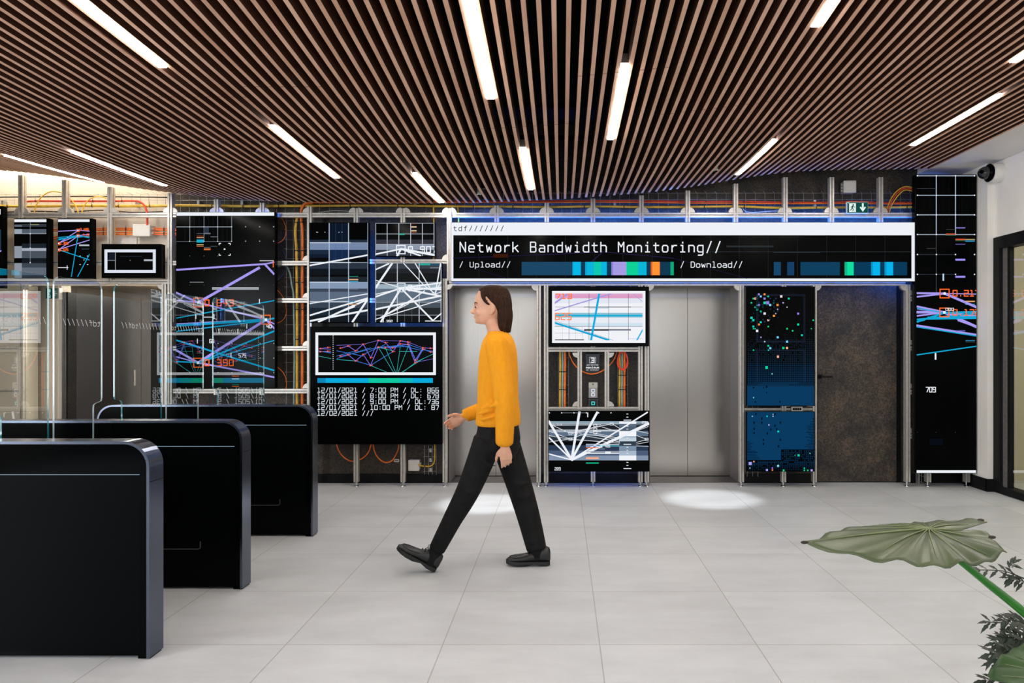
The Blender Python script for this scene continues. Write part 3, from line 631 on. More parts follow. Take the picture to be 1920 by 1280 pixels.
# banded portrait screen of the pair
g = screen((580, 417, 691, 605), 'banded blue grey portrait screen crossed by white lines, beside the cable riser', (1, 1, 1, 1)).at(*c5); backlight(g, 'r', 30)
for y0, y1, h in ((370, 400, '#232f40'), (400, 470, '#7487a6'), (470, 515, '#1c2a40'), (515, 550, '#111c2e'), (600, 660, '#2a3442'), (660, 720, '#12171d'), (740, 790, '#20262d'), (795, 858, '#8497b4'), (858, 890, '#3a4656'), (890, 985, '#5c6b80'), (985, 1050, '#394453'), (1050, 1125, '#1e2833'), (1125, 1190, '#141b22')): g.rect(112, y0, 697, y1, h)
g.rect(310, 205, 497, 560, '#0d1829'); g.rect(310, 400, 497, 470, '#6c83ab'); g.rect(310, 470, 497, 575, '#15294a')
for x in (370, 435): g.line(x, 205, x, 600, 1.6, '#42526a')
for x in (306, 500, 693): g.line(x, 200, x, 1190, 8, '#b8c6dc')
for y in (400, 597, 794, 990): g.line(112, y, 697, y, 4, '#aebbd0'); g.line(112, y, 520, y, 9, '#cdd8e8')
for x0, y0, x1, y1, w_ in ((115, 627, 695, 523, 15), (115, 1008, 695, 910, 10), (115, 1125, 695, 953, 16), (115, 1182, 695, 1073, 18), (200, 1190, 700, 960, 18), (540, 1190, 695, 960, 20), (300, 1140, 560, 1040, 10)): g.line(x0, y0, x1, y1, w_, WH)
for q, h in (((503, 733, 597, 740), '#1f8a70'), ((503, 762, 597, 774), '#e0a878'), ((503, 783, 597, 796), '#3aa0c8'), ((503, 985, 560, 993), '#3aa0c8'), ((503, 1012, 590, 1022), '#c98a5a'), ((503, 862, 597, 867), '#7a7f88')): g.rect(*q, h)
g.dots([192, 265, 404, 181, 435], [295], 3, WH); done(g)
# short chart of the pair
g = screen((703, 417, 816, 481), 'short chart screen reading 0.907 with grid lines under the yellow cable', (1, 1, 1, 1)).at(*c5)
for y0, y1, h in ((310, 368, '#0d0f10'), (368, 412, '#34343c'), (412, 470, '#8d97ab'), (470, 530, '#363d49')): g.rect(768, y0, 1356, y1, h)
for x in (770, 885, 1002, 1120, 1237, 1353): g.line(x, 200, x, 530, 7, '#b8bfca')
for y in (205, 312, 415): g.line(768, y, 1356, y, 5, '#a8b0bc')
for q, h in (((1125, 206, 1180, 212), '#7a3a22'), ((1125, 236, 1180, 248), '#e8c8a0'), ((1125, 275, 1180, 284), '#e0d0b0'), ((1125, 290, 1180, 297), '#a04828'), ((1005, 306, 1060, 324), '#3aa090')): g.rect(*q, h)
for q in ((768, 515, 1025, 462, 15), (1025, 462, 985, 530, 18), (1025, 462, 1356, 522, 22), (1025, 462, 1220, 530, 16)): g.line(*q, WH)
g.box(975, 422, 1070, 515, 10, WH); g.text(1100, 497, 58, '0.907', WH, 60, 1.1, wide=38); done(g)
# white web chart
g = screen((703, 492, 829, 605), 'chart screen crossed by a web of thick white lines', (1, 1, 1, 1)).at(*c5); backlight(g, 'lb', 30)
for y0, y1, h in ((605, 660, '#3a4049'), (660, 705, '#24282d'), (705, 790, '#1b1c1d'), (790, 815, '#474d55'), (815, 860, '#9fb2c0'), (860, 985, '#5f6e7f'), (985, 1050, '#48525c'), (1050, 1110, '#26292c'), (1110, 1190, '#151617')): g.rect(768, y0, 1428, y1, h)
for x in (840, 912, 1060, 1132): g.line(x, 860, x, 1190, 2, '#6d7884')
for x in (770, 987, 1205, 1424): g.line(x, 603, x, 1190, 8, '#c3ccd8')
for y in (605, 797, 993, 1123): g.line(768, y, 1428, y, 5, '#aab4c0')
g.rect(1210, 605, 1315, 625, '#2ba89a'); g.rect(1315, 610, 1415, 628, '#28526a'); g.rect(1315, 645, 1428, 655, '#747d88')
for q in ((770, 850, 935, 605, 20), (770, 775, 1025, 852, 8), (770, 670, 905, 610, 10), (770, 665, 900, 605, 6), (1050, 605, 1245, 815, 9), (1165, 605, 1345, 905, 10), (1420, 605, 1365, 920, 12), (1025, 852, 825, 1190, 20), (1025, 852, 1428, 800, 16), (1025, 852, 1428, 865, 20), (1025, 855, 1428, 935, 18), (770, 940, 1025, 852, 16), (770, 915, 1000, 865, 8), (1025, 855, 1340, 1175, 16), (770, 1065, 1428, 930, 18), (770, 1165, 1428, 970, 9), (820, 1150, 1150, 960, 14), (1150, 960, 1260, 880, 10), (1340, 1180, 1428, 1105, 12), (1240, 815, 1380, 920, 8), (1360, 915, 1428, 780, 9), (1100, 880, 1428, 845, 12), (900, 1110, 1100, 1010, 8), (1365, 915, 1428, 890, 8)): g.line(*q, WH)
g.box(985, 800, 1070, 895, 10, '#d7dde6'); g.text(1100, 870, 46, '0.4', WH, 44, 1.1); g.rect(1265, 1178, 1425, 1186, WH); g.text(835, 1195, 22, '0.392', WH, 22, 1.2); done(g)
# date list screen
g = screen((581, 612, 829, 833), 'large black screen listing dated readings below a framed node chart', (1, 1, 1, 1), .07).at(*c6)
g.box(122, 128, 998, 438, 20, WH); nodes_ = [(160, 245), (215, 238), (305, 242), (360, 227), (415, 262), (470, 214), (525, 312), (580, 186), (632, 202), (685, 268), (740, 190), (795, 198), (850, 328), (905, 240), (960, 243)]
n2 = [(160, 268), (215, 265), (305, 300), (360, 290), (415, 335), (470, 288), (523, 368), (580, 235), (632, 240), (685, 240), (740, 212), (795, 215), (848, 348), (905, 250), (960, 270)]
low = '#7a6ae0'
for a in (nodes_, n2):
    for p, q in zip(a, a[1:]):
        if not (p[0] < 236 < q[0]): g.line(*p, *q, 4.5, low)
for q in ((278, 262, 470, 300), (278, 318, 523, 240), (360, 290, 580, 235), (470, 288, 632, 215), (580, 236, 740, 222), (632, 240, 800, 215), (740, 222, 905, 262), (795, 215, 978, 275), (145, 268, 236, 270), (145, 262, 236, 278), (905, 255, 978, 265), (415, 335, 523, 366), (523, 368, 685, 268), (800, 225, 850, 325), (848, 348, 905, 245), (640, 240, 795, 228), (278, 300, 415, 262)): g.line(*q, 3.4, '#3d7fe0')
for q in ((145, 300, 236, 318), (278, 325, 415, 335), (523, 368, 640, 416), (580, 235, 690, 416), (632, 240, 705, 416), (740, 230, 715, 416), (800, 225, 725, 416), (848, 348, 760, 416), (905, 320, 750, 418), (735, 266, 862, 266), (850, 345, 978, 285), (685, 262, 580, 236)): g.line(*q, 3, '#35b6b0')
for q in ((145, 247, 236, 250), (278, 222, 470, 214), (470, 214, 580, 186), (580, 186, 740, 190), (795, 198, 905, 240), (905, 240, 978, 245), (850, 345, 978, 320)): g.line(*q, 2.2, '#8a7ae8')
for p in nodes_ + n2: g.dots([p[0]], [p[1]], 5, '#ff6a5a'); g.rect(p[0] + 8, p[1] - 4, p[0] + 20, p[1] + 2, '#b04a44')
g.dots([254], range(154, 400, 15), 3, '#cfd4da')
for x0, x1, h in ((140, 200, '#0f86b8'), (200, 512, '#09a9dc'), (512, 740, '#0fc7a0'), (740, 830, '#10b9c0'), (830, 978, '#09a9dc')): g.rect(x0, 459, x1, 494, h)
for i, tx in enumerate(('12/01/2021 / 7:00 PM / DL: 866', '12/01/2021 / 8:00 PM / DL: 678', '12/01/2021 / 9:00 PM // DL:736', '12/01/2021 / 10:00 PM / DL: 87', '12/02/2021 ///')): g.text(141, 562 + i * 42, 31, tx, '#dfe6ee', 29.6, .80, wide=20)
done(g)
# wide sign screen
g = screen((845, 416, 1716, 528), 'very wide sign screen above the lifts titled Network Bandwidth Monitoring', (1, 1, 1, 1), .07).at(*c7)
backlight(g, 'tr', 150.0); backlight(g, 'b', 14)
g.at((0, 0), 1); g.rect(846, 417, 1715, 441, WH); g.rect(846, 441, 850, 527, WH); g.rect(1709, 441, 1715, 527, WH); g.rect(850, 522, 1709, 527, WH)
for x in (898, 952, 1006, 1060, 1115, 1168, 1223, 1278, 1332, 1386, 1440, 1495, 1550, 1604, 1659): g.line(x, 441, x, 522, .7, '#23272c')
g.line(1330, 472, 1709, 472, .9, '#33383d'); g.line(850, 484, 1008, 478, 1.6, '#1c1634'); g.line(1008, 478, 1130, 472, 1.6, '#241c40'); g.line(1130, 472, 1262, 484, 1.6, '#221a3c'); g.line(1130, 472, 1110, 490, 2, '#241c40'); g.line(1262, 484, 1400, 522, 1.2, '#1b1630'); g.line(880, 500, 950, 522, 1, '#1b1630'); g.rect(925, 476, 952, 483, '#3a180a')
g.rect(1362, 460.5, 1450, 461.4, '#3a4046'); g.rect(1362, 462.4, 1450, 463.2, '#3a4046'); g.rect(1450, 471.5, 1538, 474, '#2b3036')
g.at(*c7); g.text(86, 219, 36, 'tdf///////', M['bezel'], 41, .85, wide=22); g.text(137, 385, 76, 'Network Bandwidth Monitoring//', WH, 68.8, .72, wide=42); g.text(132, 504, 40, '/ Upload//', WH, 41.2, .78, wide=27)
for x0, x1, h in ((618, 1015, '#1d4766'), (1015, 1082, '#0aa3d0'), (1022, 1078, '#08b8e8'), (1115, 1285, '#0aa3d0'), (1128, 1282, '#0cb4e0'), (1182, 1240, '#10c9b0'), (1320, 1437, '#8f83d0'), (1333, 1437, '#a79be6'), (1437, 1530, '#10cf98'), (1530, 1595, '#0bb6d8'), (1628, 1700, '#e0601c'), (1640, 1696, '#ff9436'), (1700, 1782, '#123a55'), (1782, 1808, '#12a878'), (1082, 1115, '#123a55'), (1285, 1320, '#123a55'), (1595, 1628, '#123a55')): g.rect(x0, 463, x1, 567, h)
g.at(*c8); g.text(64, 822, 42, '/ Download//', WH, 40.6, .78, wide=27)
for x0, x1, h in ((778, 832, '#17476c'), (880, 934, '#173f66'), (982, 1284, '#10405f'), (1320, 1390, '#12b888'), (1340, 1388, '#10dfa0'), (1390, 1522, '#0a3a5a'), (1522, 1592, '#0a92c8'), (1536, 1590, '#08b4ee'), (1592, 1625, '#0a3a5a'), (1625, 1692, '#0a92c8'), (1640, 1690, '#08b4ee'), (1692, 1798, '#0a3a5a')): g.rect(x0, 781, x1, 883, h)
done(g)
# bright white chart screen
g = screen((1028, 537, 1217, 649), 'bright white landscape screen with cyan and violet chart lines in a black bezel', (3, 3, 3, 3), .075).at(*ct)
g.rect(100, 150, 1822, 1110, '#f1f3f8'); keep = g.r; g.r = (1025 + 150 * .10156, 530 + 198 * .10156, 1025 + 1770 * .10156, 530 + 1060 * .10156)
for y0, y1, h in ((198, 285, '#dd9cc6'), (198, 235, '#dfa6cc'), (285, 380, '#e2e7f3'), (555, 648, '#8cbfd2'), (590, 622, '#10b0d8'), (640, 740, '#e9ecf5'), (740, 805, '#cfe4f0')): g.rect(150, y0, 1770, y1, h)
for x in (413, 780, 1145, 1508): g.line(x, 198, x, 1060, 7, '#4a4658')
for y in (448, 805): g.line(150, y, 1770, y, 6, '#3a3648')
for x in (290, 535, 655): g.line(x, 805, x, 1060, 3, '#8a8a94')
g.line(150, 930, 780, 930, 4, '#6a6a74'); g.rect(150, 1045, 690, 1060, '#333333'); g.rect(690, 448 - 6, 1555, 448 + 6, '#2a2840'); g.rect(690, 857, 1555, 884, '#1a1a22'); g.rect(1145, 868, 1555, 884, '#8d92a8')
g.line(150, 515, 1200, 198, 22, '#a698dc'); g.line(150, 375, 400, 198, 34, '#a698dc'); g.line(1600, 205, 1770, 350, 9, '#a698dc'); g.line(1515, 1032, 1770, 1032, 5, '#a698dc')
g.line(970, 198, 820, 1060, 38, '#10ace0'); g.line(150, 738, 1150, 1060, 34, '#10a5d6'); g.line(150, 705, 1230, 1060, 5, '#2a6a90'); g.line(1770, 870, 1665, 1060, 24, '#10ace0'); g.line(785, 465, 1140, 465, 8, '#20a0c0')
g.text(170, 290, 84, '713', '#ff7a4a', 108, 1.5, wide=72); g.text(160, 680, 115, '625', '#ff8a5a', 110, 1.0, wide=70); g.r = keep; done(g)
# grey burst chart
g = screen((1028, 770, 1218, 884), 'landscape screen of white rays bursting from a point over grey bands', (1, 1, 1, 1), .07).at(*cb); backlight(g, 'b', 10)
for y0, y1, h in ((228, 270, '#8fa4b2'), (270, 300, '#55606a'), (300, 400, '#20252c'), (400, 488, '#5d7088'), (488, 580, '#2c3540'), (580, 650, '#0a0b0d'), (650, 745, '#2c3a52'), (745, 830, '#4c5d7a'), (830, 915, '#8293ab')): g.rect(85, y0, 1832, y1, h)
g.line(85, 385, 1320, 385, 16, '#c8cfd8'); g.line(85, 412, 1000, 412, 10, '#dfe4ea'); g.line(85, 280, 1320, 275, 8, '#c8cfd8')
for y0, y1, h in ((232, 275, '#eef2f8'), (275, 320, '#5d6c80'), (320, 400, '#4f5d70'), (400, 488, '#f4f6fa'), (488, 525, '#a9bccd'), (525, 580, '#c2d0dc'), (580, 660, '#33404e'), (660, 750, '#7c90a5'), (750, 830, '#a9b9cc'), (830, 915, '#f0f3f8')): g.rect(1320, y0, 1620, y1, h)
for q in ((150, 300, 460, 440), (460, 440, 1190, 270), (1190, 270, 1335, 360), (85, 400, 460, 540), (460, 540, 760, 430), (85, 480, 460, 545), (460, 545, 1330, 610), (85, 595, 470, 535), (560, 400, 1150, 280), (750, 460, 1330, 520), (860, 400, 1320, 400), (1020, 330, 1330, 420), (1620, 400, 1832, 320), (1620, 395, 1832, 440), (1630, 480, 1800, 545), (1620, 600, 1832, 540), (1620, 630, 1832, 590), (700, 480, 1330, 590), (800, 420, 1300, 520), (140, 300, 1000, 290), (900, 470, 1330, 560), (1620, 660, 1832, 672)): g.line(*q, 9, '#dde2ea')
for x, y in ((460, 440), (465, 540), (900, 300), (900, 430), (1800, 545), (1190, 275), (900, 370)): g.box(x - 32, y - 24, x + 32, y + 24, 8, '#e8ecf2')
g.text(150, 300, 26, '0.713', WH, 34, 1.2); g.text(500, 450, 26, '0.271', WH, 34, 1.2); g.text(1720, 265, 36, '234', WH, 36, 1.2)
for x0, y0, x1, y1, w_ in ((485, 900, 622, 70, 42), (490, 890, 935, 70, 40), (480, 890, 85, 230, 40), (475, 890, 85, 510, 26), (485, 905, 85, 800, 22), (490, 900, 1832, 270, 46), (495, 895, 1815, 70, 24)): g.line(x0, y0, x1, y1, w_, WH)
for q, h in (((735, 625, 1320, 640), '#c8d4e4'), ((735, 650, 1320, 668), '#58b6c8'), ((735, 650, 960, 672), '#9fc0e8'), ((740, 684, 960, 698), '#ff7a4a'), ((960, 706, 1068, 720), '#7a88a0'), ((740, 752, 1320, 765), '#a8aeb5'), ((740, 778, 1320, 796), WH), ((1075, 760, 1170, 800), WH), ((738, 858, 960, 888), '#ffab85'), ((738, 950, 960, 970), '#12b888')): g.rect(*q, h)
g.text(1070, 682, 38, '489', WH, 32, 1.0); g.line(1015, 625, 1015, 690, 10, WH); g.text(190, 1085, 46, '289', WH, 37, .95, wide=25)
for y in (100, 155, 315, 365, 523, 683, 735, 790, 948, 1000): g.rect(1445, y - 6, 1480, y + 6, '#e4e8ee')
for y in (207, 632, 1055): g.rect(1395, y - 8, 1530, y + 8, '#dfe4ee')
g.line(310, 80, 745, 80, 6, '#8a8f96'); g.dots([95, 310, 525, 745, 960, 1175], [80], 9, WH); g.line(767, 80, 767, 150, 16, WH); done(g)
# pixel screens
rp = random.Random(11)
def dotfield(g, x0, y0, nx, ny, p, fn):
    g.up(); n = g.n
    for j in range(ny):
        for i in range(nx):
            s, h = fn(i, j)
            if s > 0: g.n = n - 1; g.rect(x0 + i * p - s, y0 + j * p - s, x0 + i * p + s, y0 + j * p + s, h)
g = screen((1399, 537, 1528, 761), 'dark portrait screen of scattered coloured pixels fading into deep blue', (1, 1, 1, 1), .07)
for q in ((1418, 551, 1508, 555), (1418, 638, 1508, 642), (1418, 551, 1422, 642), (1506, 551, 1510, 642), (1418, 655, 1508, 658), (1418, 655, 1422, 716), (1506, 655, 1510, 718)): g.rect(*q, '#151a26')
g.rect(1401, 722, 1526, 760, '#0a3a60')
for j in range(14): g.rect(1401 + rp.uniform(0, 30), 716 + j * 1.2, 1526 - rp.uniform(0, 60), 716.6 + j * 1.2, '#0a3a60')
dotfield(g, 1403, 588, 36, 40, 3.46, lambda i, j: ((.30 + .028 * j) if rp.random() < min(1, (j / 26.0) + max(0, (i - 28) / 9.0)) else 0, ('#101c26', '#12283c', '#0d2f4c')[min(2, j // 14)]))
dotfield(g, 1465, 543, 8, 3, 3.46, lambda i, j: (.35, '#20303a'))
g.at(*ce)
for x, y, r, h in ((322, 212, 17, '#9a8ce8'), (427, 212, 17, '#ff9a40'), (357, 252, 17, '#7fd0ff'), (494, 252, 14, '#14d8a8'), (735, 252, 21, '#f3dfe4'), (218, 292, 14, '#14c890'), (253, 292, 19, '#ffb49a'), (427, 292, 19, '#8d86dc'), (873, 292, 16, '#14d8b0'), (427, 370, 22, '#14d8a8'), (482, 370, 30, '#8d80dc'), (598, 370, 14, '#14d890'), (184, 370, 14, '#14d890'), (770, 370, 13, '#b8a8e8'), (322, 410, 17, '#8d80dc'), (290, 410, 13, '#14c8b8'), (530, 410, 18, '#9adcff'), (666, 410, 19, '#ff9a40'), (253, 450, 13, '#14d8a8'), (840, 450, 9, '#dcdcf0'), (290, 490, 18, '#14d8b8'), (668, 490, 11, '#b8a8e0'), (357, 528, 15, '#14d8a0'), (427, 568, 21, '#e8e4fa'), (632, 568, 11, '#b8b0e0'), (1046, 570, 18, '#9a84e8'), (598, 610, 18, '#ff9a40'), (186, 647, 20, '#14d8c0'), (218, 690, 19, '#14d8b8'), (494, 690, 17, '#ffc8bc'), (355, 728, 17, '#14d8c0'), (322, 770, 17, '#ff9040'), (218, 808, 17, '#14d8b8'), (494, 808, 13, '#14d880'), (1046, 770, 18, '#14d8a8'), (220, 848, 11, '#14d890'), (252, 848, 11, '#14d890'), (840, 848, 15, '#14d870'), (288, 887, 21, '#f0ecfa'), (942, 886, 14, '#14d880'), (1322, 690, 13, '#14d890'), (1287, 848, 10, '#14d870'), (1113, 967, 16, '#14d8c0'), (667, 1006, 18, '#74dcff'), (357, 1006, 12, '#a898e0'), (427, 1086, 11, '#c0e0f8'), (840, 1086, 19, '#7ad4ff'), (494, 1163, 15, '#14d890'), (530, 1206, 18, '#7ad4ff'), (770, 1203, 20, '#10d890'), (838, 1203, 19, '#ffb48c'), (220, 1243, 12, '#14d890'), (495, 1243, 12, '#14d8b0')): g.rect(x - r, y - r, x + r, y + r, h)
for i in range(46): x = 184 + 34.4 * rp.randint(0, 14); y = 252 + 39 * rp.randint(0, 12); r = rp.choice((8, 11, 15)); g.rect(x - r, y - r, x + r, y + r, rp.choice(('#16283c', '#1d3a50', '#27304c', '#123038')))
g.at((1200, 520), .3125)
for x, y, r, h in ((825, 475, 6, '#ffb49a'), (757, 540, 7, '#10d8a0'), (790, 578, 3, '#9fe0e0'), (679, 720, 3, '#7ad4e0'), (690, 745, 4, '#041018'), (837, 745, 4, '#041018'), (757, 655, 5, '#04101c'), (679, 660, 4, '#04101c'), (737, 660, 3, '#04101c'), (757, 690, 3, '#04101c')): g.rect(x - r, y - r * 1.2, x + r, y + r * 1.2, h)
done(g)
g = screen((1399, 771, 1528, 884), 'landscape blue screen with dark pixel fringe, lowest beside the second lift', (1, 1, 1, 1), .07)
g.rect(1401, 772, 1526, 872, '#0a3a60')
for j in range(34):
    y = 784 + j * 2.9; g.rect(1527 - rp.uniform(2, 14) - j * rp.uniform(.1, .55), y, 1527, y + .9, '#050c14')
    if j > 14: g.rect(1401, y, 1401 + rp.uniform(0, 10) + (j - 14) * rp.uniform(.2, 1.5), y + .9, '#050c14')
g.rect(1464, 842, 1526, 883, '#04080c'); g.rect(1401, 862, 1526, 883, '#04080c')
dotfield(g, 1467, 845, 18, 6, 3.46, lambda i, j: (1.15, '#0a2c48') if rp.random() < .8 else (0, '#000000')); dotfield(g, 1404, 866, 36, 5, 3.46, lambda i, j: (1.3 - .15 * j, '#0a2c48') if rp.random() < .85 else (0, '#000000'))
g.at((1200, 520), .3125)
for x, y, r, h in ((761, 832, 4, '#10d8c0'), (797, 820, 3, '#9fd0e8'), (797, 832, 3, '#c8e0e8'), (673, 832, 3, '#9fd0e8'), (772, 884, 4, '#a8a0f0'), (828, 923, 5, '#10d8d0'), (950, 1066, 6, '#10d8a8'), (1018, 1054, 3, '#80e0c0'), (682, 1103, 4, '#ffa070'), (660, 1115, 9, '#a8a0f0'), (827, 1129, 6, '#8ad8e8'), (760, 1154, 6, '#a8a0f0'), (793, 1142, 4, '#a070e0'), (793, 1154, 4, '#ff8a60'), (860, 1156, 5, '#10d890'), (984, 1143, 4, '#10d890'), (984, 1156, 4, '#10d890'), (1005, 1156, 4, '#10d890'), (1028, 1156, 6, '#b8a8f0'), (928, 1066, 3, '#10a880'), (658, 1142, 3, '#9fd0e8')): g.rect(x - r, y - r, x + r, y + r, h)
for x, y in ((694, 818), (729, 845), (729, 870), (683, 870), (683, 908), (683, 932), (808, 820), (808, 888), (783, 910), (818, 910), (738, 973), (738, 998), (828, 1012), (840, 973), (840, 870), (762, 935)): g.rect(x - 4, y - 7, x + 4, y + 7, '#03131f')
done(g)
# tall corner screen
g = screen((1716, 327, 1831, 887), 'tallest screen, standing in the corner with a white grid and orange squares', (1, 1, 1, 1), .07).at(*cu)
for x in (262, 406): g.line(x, 118, x, 560, 6, '#b6c3d6')
g.line(262, 560, 262, 1000, 4, '#444b55')
for y in (118, 264, 411, 559): g.line(118, y, 552, y, 6, '#a9b6c8')
for y in (708, 857): g.line(118, y, 405, y, 3, '#3d444d')
g.line(118, 214, 262, 214, 2, '#4a5058')
for x in (165, 213, 310, 358, 455, 503): g.line(x, 118, x, 560, 1, '#14171a')
g.dots([120, 262, 405, 548], [118, 264, 411, 559, 708, 857], 4.5, WH)
for q, h in (((406, 505, 478, 512), '#8d84d8'), ((333, 551, 406, 560), '#d05a38'), ((333, 560, 406, 567), '#28604a'), ((405, 590, 478, 600), '#e0583a'), ((405, 603, 478, 608), '#1a6a4a'), ((478, 592, 550, 599), '#c0a060'), ((478, 603, 550, 612), '#1c90c0'), ((405, 628, 478, 635), '#5a5490'), ((404, 740, 478, 754), '#9a8ff0'), ((404, 868, 478, 882), '#9a8ff0'), ((190, 660, 262, 666), '#3a3a3a'), ((308, 852, 319, 905), '#bcd8f0'), ((478, 1055, 550, 1064), '#e8a868'), ((478, 1078, 550, 1085), '#1c90c0'), ((333, 520, 405, 524), '#3a3a3a')): g.rect(*q, h)
for q in ((118, 998, 322, 1000, 14), (118, 1025, 322, 1002, 12), (322, 1000, 560, 1102, 18), (322, 1000, 560, 1005, 7), (118, 1098, 320, 1140, 14), (118, 1140, 320, 1142, 18), (118, 1168, 320, 1142, 12), (320, 1142, 560, 1250, 20), (320, 1142, 560, 1170, 14), (118, 1115, 560, 1185, 8)): g.line(*q, PU)
for q in ((118, 1112, 320, 1145, 8), (118, 1212, 320, 1145, 14), (118, 1195, 560, 1150, 12), (320, 1145, 560, 1140, 16), (200, 1185, 560, 1180, 22)): g.line(*q, CYN)
for x, y in ((322, 1001), (320, 1142)): g.box(x - 38, y - 36, x + 38, y + 36, 8, OR); g.dots([x], [y], 9, WH)
g.text(385, 1020, 42, '0.217', OR, 42, 1.1, wide=30); g.text(385, 1164, 42, '0.172', OR, 42, 1.1, wide=30); g.text(330, 1128, 18, '000', WH, 22, 1.3)
g.at(*cl); g.line(108, 38, 527, 104, 14, PU); g.line(108, 48, 527, 112, 8, CYN); g.line(400, 0, 527, 45, 16, PU); g.line(108, 245, 527, 184, 8, CYN); g.line(108, 12, 160, 0, 8, CYN); g.rect(380, 72, 448, 79, '#6a60b8'); g.rect(450, 140, 516, 147, '#2a7aa8'); g.rect(450, 152, 516, 156, '#4a4a4a'); g.rect(233, 232, 244, 279, WH)
g.text(171, 507, 34, '709', WH, 25, .95, wide=17); g.rect(105, 1058, 523, 1077, WH); g.rect(195, 835, 290, 882, '#080c14'); g.dots([110, 243, 379], [791], 2.5, '#3a3a3a'); done(g)
# ================================================================== trays, cables, boxes, signs
def tray(label, rect, Y, nl, nc, horizontal=True, name='wire_cable_tray'):
    """wire mesh tray on the wall: longitudinal wires, cross wires and little standing hooks"""
    x0, y0, x1, y1 = rect; b = MB(); r = .0021
    X0, X1, Z1, Z0 = PX(x0, Y), PX(x1, Y), PZ(y0, Y), PZ(y1, Y)
    if horizontal:
        for i in range(nl): z = Z0 + (Z1 - Z0) * i / (nl - 1); b.tube([(X0, Y, z), (X1, Y, z)], r, M['zinc'], 5)
        for i in range(nc):
            x = X0 + (X1 - X0) * (i + .5) / nc; b.tube([(x, Y - .05, Z0 + .004), (x, Y + .004, Z0), (x, Y + .004, Z1), (x - .03, Y - .035, Z1 + .012)], r, M['zinc'], 5)
    else:
        for i in range(nl): x = X0 + (X1 - X0) * i / (nl - 1); b.tube([(x, Y, Z0), (x, Y, Z1)], r, M['zinc'], 5)
        for i in range(nc): z = Z0 + (Z1 - Z0) * (i + .5) / nc; b.tube([(X0 - .002, Y - .04, z), (X0, Y + .004, z), (X1, Y + .004, z), (X1 + .002, Y - .04, z)], r, M['zinc'], 5)
    for i in range(3):
        t = (i + .5) / 3
        if horizontal: x = X0 + (X1 - X0) * t; b.box(x - .012, x + .012, Y + .004, YW - .001, (Z0 + Z1) / 2 - .03, (Z0 + Z1) / 2 + .03, M['zinc'])
        else: z = Z0 + (Z1 - Z0) * t; b.box((X0 + X1) / 2 - .012, (X0 + X1) / 2 + .012, Y + .004, YW - .001, z - .02, z + .02, M['zinc'])
    o = b.build(name); tag(o, label, 'cable tray', 'wire cable trays'); return o
YT = 7.46
tray('wire mesh tray on the cream wall under the slats', (-60, 364, 318, 398), YT, 4, 24)
tray('wire mesh tray above the tall violet line chart screen', (330, 364, 576, 398), YT, 4, 15)
tray('wire mesh tray over the wide sign screen carrying orange and yellow cables', (590, 362, 1716, 399), YT, 4, 62)
tray('upright wire mesh tray in the riser of yellow, orange and teal cables', (537, 405, 576, 830), YT, 4, 24, False)
tray('upright wire mesh tray beside the white box with yellow cable', (796, 835, 818, 890), YT, 4, 4, False)
tray('upright wire mesh tray between lift pillar posts, under the bright screen', (1047, 662, 1066, 764), YT, 4, 6, False)
tray('upright wire mesh tray holding the coiled orange cable', (1158, 662, 1177, 764), YT, 4, 6, False)
tray('narrow wire mesh tray peeking beside the pixel screens', (1401, 532, 1421, 893), YT, 3, 20, False)
tray('short wire mesh tray low behind the tall corner screen', (1718, 886, 1728, 909), YT, 3, 2, False)

def cable(label, pts, r, mat, Y=7.43, ties=None, n=6, grp='cables on the trays', sides=8):
    """pts: (px, py[, Y]); r in metres"""
    q = [P(p[0], p[1], p[2] if len(p) > 2 else Y) for p in pts]
    c = spline(q, n) if len(q) > 2 else q
    b = MB(); b.tube(c, r, M[mat], sides); o = b.build('cable'); tag(o, label, 'cable', grp)
    for p in ties or ():
        k = min(range(len(c)), key=lambda i: abs(c[i].x - PX(p[0], Y)) + abs(c[i].z - PZ(p[1], Y))) if len(c) > 8 else 0
        v = P(p[0], p[1], Y); d = (c[-1] - c[0]).normalized() if len(c) <= 8 else (c[min(k + 1, len(c) - 1)] - c[max(k - 1, 0)]).normalized()
        if len(c) > 8: v = c[k]
        m = MB(); m.tube([v - d * .005, v + d * .005], r + .0022, M['cable_black'], 8)
        m.tube([v + Vector((0, -r, r)), v + Vector((.006, -r - .004, r + .022))], .0016, M['cable_black'], 5); m.build('cable_tie', o)
    return o
wob = lambda x0, x1, y, a, step=60: [(x, y + a * math.sin(x * .031) + a * .6 * math.sin(x * .0117 + 1)) for x in range(x0, x1 + 1, step)]
cable('long yellow trunk cable over the cream wall and tall chart screen', wob(-60, 590, 386, .5, 50), .0145, 'yellow', ties=[(12, 386), (170, 386), (225, 386), (278, 386), (398, 386), (453, 386), (525, 386)])
cable('long yellow trunk cable above the wide sign screen', [(590, 386), (700, 385), (840, 386.5), (930, 387), (1025, 388), (1110, 387), (1200, 388), (1290, 388), (1380, 387), (1470, 390), (1560, 389), (1650, 389), (1716, 388)], .0125, 'yellow', ties=[(667, 385), (740, 386), (883, 386), (957, 387), (1101, 387), (1172, 387), (1318, 388), (1390, 388), (1533, 389), (1700, 388)])
